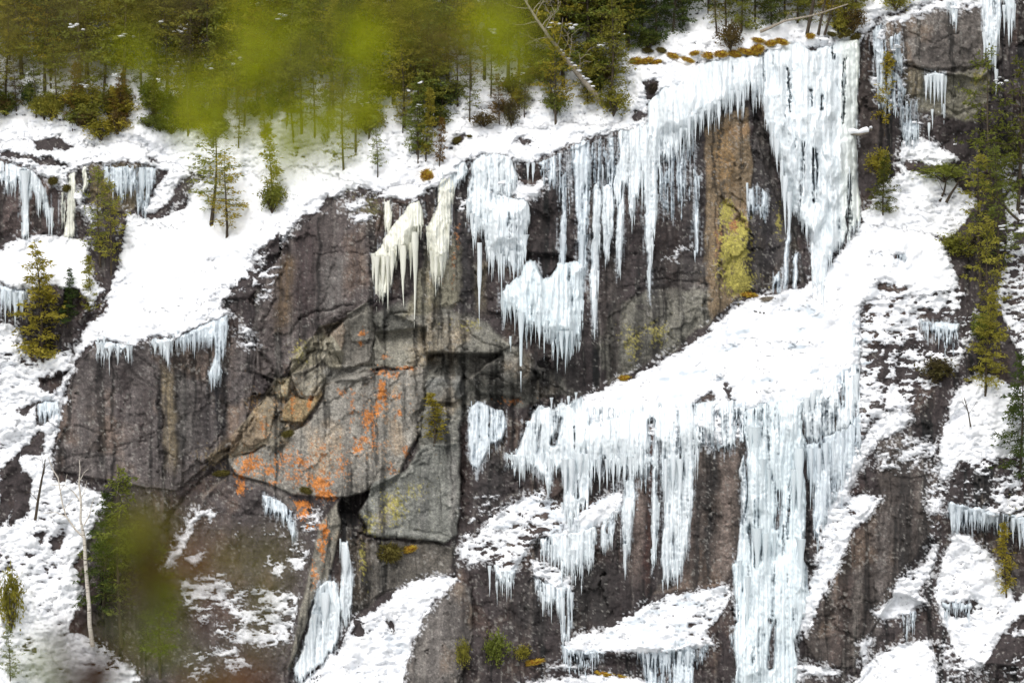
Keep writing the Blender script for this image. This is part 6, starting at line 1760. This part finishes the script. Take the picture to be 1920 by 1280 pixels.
# ------------------------------------------------------------------ blurred boughs close to the lens
M_NEAR = foliage_material('near_leaves', (0.42, 0.47, 0.012), (0.52, 0.57, 0.016), (0.60, 0.62, 0.03), 30, 0.5, False)
M_NEARD = foliage_material('near_dull_leaves', (0.18, 0.16, 0.03), (0.25, 0.22, 0.03), (0.33, 0.29, 0.04), 30, 0.45, False)
M_NEARG = foliage_material('near_green_leaves', (0.14, 0.19, 0.016), (0.22, 0.27, 0.018), (0.36, 0.36, 0.024), 30, 0.5, False)
M_NEARX = foliage_material('near_dark_leaves', (0.06, 0.02, 0.008), (0.09, 0.035, 0.012), (0.13, 0.06, 0.018), 30, 0.3, False)
M_NEARR = foliage_material('near_brown_leaves', (0.16, 0.06, 0.022), (0.24, 0.10, 0.03), (0.34, 0.18, 0.045), 30, 0.45, False)
NEAR_R = 2.3
NEAR_D = -DIST + NEAR_R


def near_bough(label, twigs, seed):
    """twigs: (path in pixels, spread px, leaves, material)"""
    r = random.Random(seed)
    base = Vector(P(*twigs[0][0][0], NEAR_D))
    root = tag(link('near_branch', None, None, None, base), label, 'branch', 'out of focus branches close to the viewer')
    k = NEAR_R / DIST / PXM
    tubes = []
    groups = {}
    for path, spread, n, mat in twigs:
        pts = [Vector(P(u, v, NEAR_D + 0.012 * i)) - base for i, (u, v) in enumerate(path)]
        tubes.append([(p, 9 * k * (1 - .7 * i / len(pts))) for i, p in enumerate(pts)])
        T = groups.setdefault(mat.name, (mat, Tris()))[1]
        hubs = []
        for i in range(max(3, n // 24)):
            s = r.random() ** 0.8 * (len(pts) - 1)
            a = int(s)
            hubs.append(pts[a].lerp(pts[min(a + 1, len(pts) - 1)], s - a) + Vector((r.gauss(0, 1), r.gauss(0, 1), r.gauss(0, 1))) * spread * k * 0.75)
            tubes.append([(pts[a].lerp(pts[min(a + 1, len(pts) - 1)], s - a), 4 * k), (hubs[-1], 1.5 * k)])
        for i in range(n):
            p = r.choice(hubs)
            o = Vector((r.gauss(0, 1), r.gauss(0, 1), r.gauss(0, 1))) * spread * k * 0.36
            dd = (o.normalized() + rand_unit(r) * .6).normalized()
            L = r.uniform(22, 44) * k
            T.blade(p + o, dd, dd.cross(rand_unit(r)).normalized() * r.uniform(5, 9) * k, L)
    link('twig', tube_mesh('twig', tubes, 6), M_BARK, root)
    for mat, T in groups.values():
        tag(link('foliage', T.mesh('foliage'), mat, root), None, None, None, 'stuff')


near_bough('blurred bright yellow green bough hanging across the top of the wood', [
    ([(760, -330), (690, -120), (672, 20), (650, 160), (610, 290)], 34, 380, M_NEAR),
    ([(690, -120), (600, 90), (500, 190), (410, 270)], 42, 140, M_NEAR),
    ([(650, 160), (610, 240), (560, 285), (520, 280)], 28, 190, M_NEAR),
    ([(600, 90), (480, 130), (400, 180), (340, 200)], 40, 100, M_NEAR),
    ([(690, -120), (560, 0), (440, 90), (400, 130)], 50, 80, M_NEAR),
    ([(760, -330), (560, -100), (400, 0), (270, 50)], 50, 110, M_NEAR),
    ([(690, -120), (760, -10), (800, 40)], 30, 60, M_NEAR)], 1)
near_bough('blurred dull brownish bough over the top left corner', [
    ([(300, -300), (200, -60), (100, 10), (0, 40), (-80, 80)], 50, 200, M_NEARD),
    ([(200, -60), (330, -20), (430, 10)], 50, 130, M_NEARD)], 2)
near_bough('blurred olive bough over the middle of the wood', [
    ([(1010, -280), (940, -30), (905, 80), (880, 180)], 44, 150, M_NEAR),
    ([(940, -30), (985, 70), (1000, 190)], 22, 50, M_NEAR),
    ([(940, -30), (820, -10), (740, 50)], 44, 80, M_NEARD)], 3)
near_bough('blurred green and brown bough over the lower left slope', [
    ([(60, 1500), (160, 1330), (235, 1180), (250, 1060), (235, 970)], 36, 230, M_NEARG),
    ([(235, 1180), (262, 1080), (272, 1010)], 16, 60, M_NEARX),
    ([(272, 1010), (300, 940), (390, 890)], 26, 60, M_NEARD),
    ([(235, 1180), (290, 1120), (310, 1060)], 34, 110, M_NEARG),
    ([(160, 1330), (100, 1250), (80, 1215)], 30, 120, M_NEARG),
    ([(160, 1330), (185, 1275), (165, 1238)], 18, 300, M_NEARX),
    ([(160, 1330), (120, 1210), (130, 1175)], 12, 60, M_NEARX)], 4)
near_bough('blurred reddish brown twigs across the foot of the pyramid', [
    ([(260, 1480), (320, 1330), (390, 1180), (400, 1050)], 46, 70, M_NEARR),
    ([(320, 1330), (430, 1250), (490, 1200), (500, 1110)], 26, 60, M_NEARD),
    ([(400, 1050), (450, 1040), (480, 1070)], 28, 45, M_NEARD),
    ([(320, 1330), (380, 1290), (480, 1280)], 24, 100, M_NEARR)], 5)

# ------------------------------------------------------------------ unseen valley floor below the frame, added to bounce light onto the cliff
gx_ = np.linspace(-700, 700, 29)
gy_ = np.linspace(-900, -6, 29)
gX, gY = np.meshgrid(gx_, gy_)
gZ = -44 + 2.5 * np.sin(gX / 60) * np.cos(gY / 75) - 14 * np.clip((-gY - 20) / 160, 0, 1)
ii = np.arange(gX.size).reshape(gX.shape)
gq = np.stack([ii[:-1, :-1], ii[:-1, 1:], ii[1:, 1:], ii[1:, :-1]], -1).reshape(-1, 4)
tag(link('valley_bounce_ground', raw_mesh('valley_bounce_ground', np.stack([gX.ravel(), gY.ravel(), gZ.ravel()], 1), gq, 4), M_VALLEY), 'unseen valley floor added below the cliff to bounce light up', kind='structure')
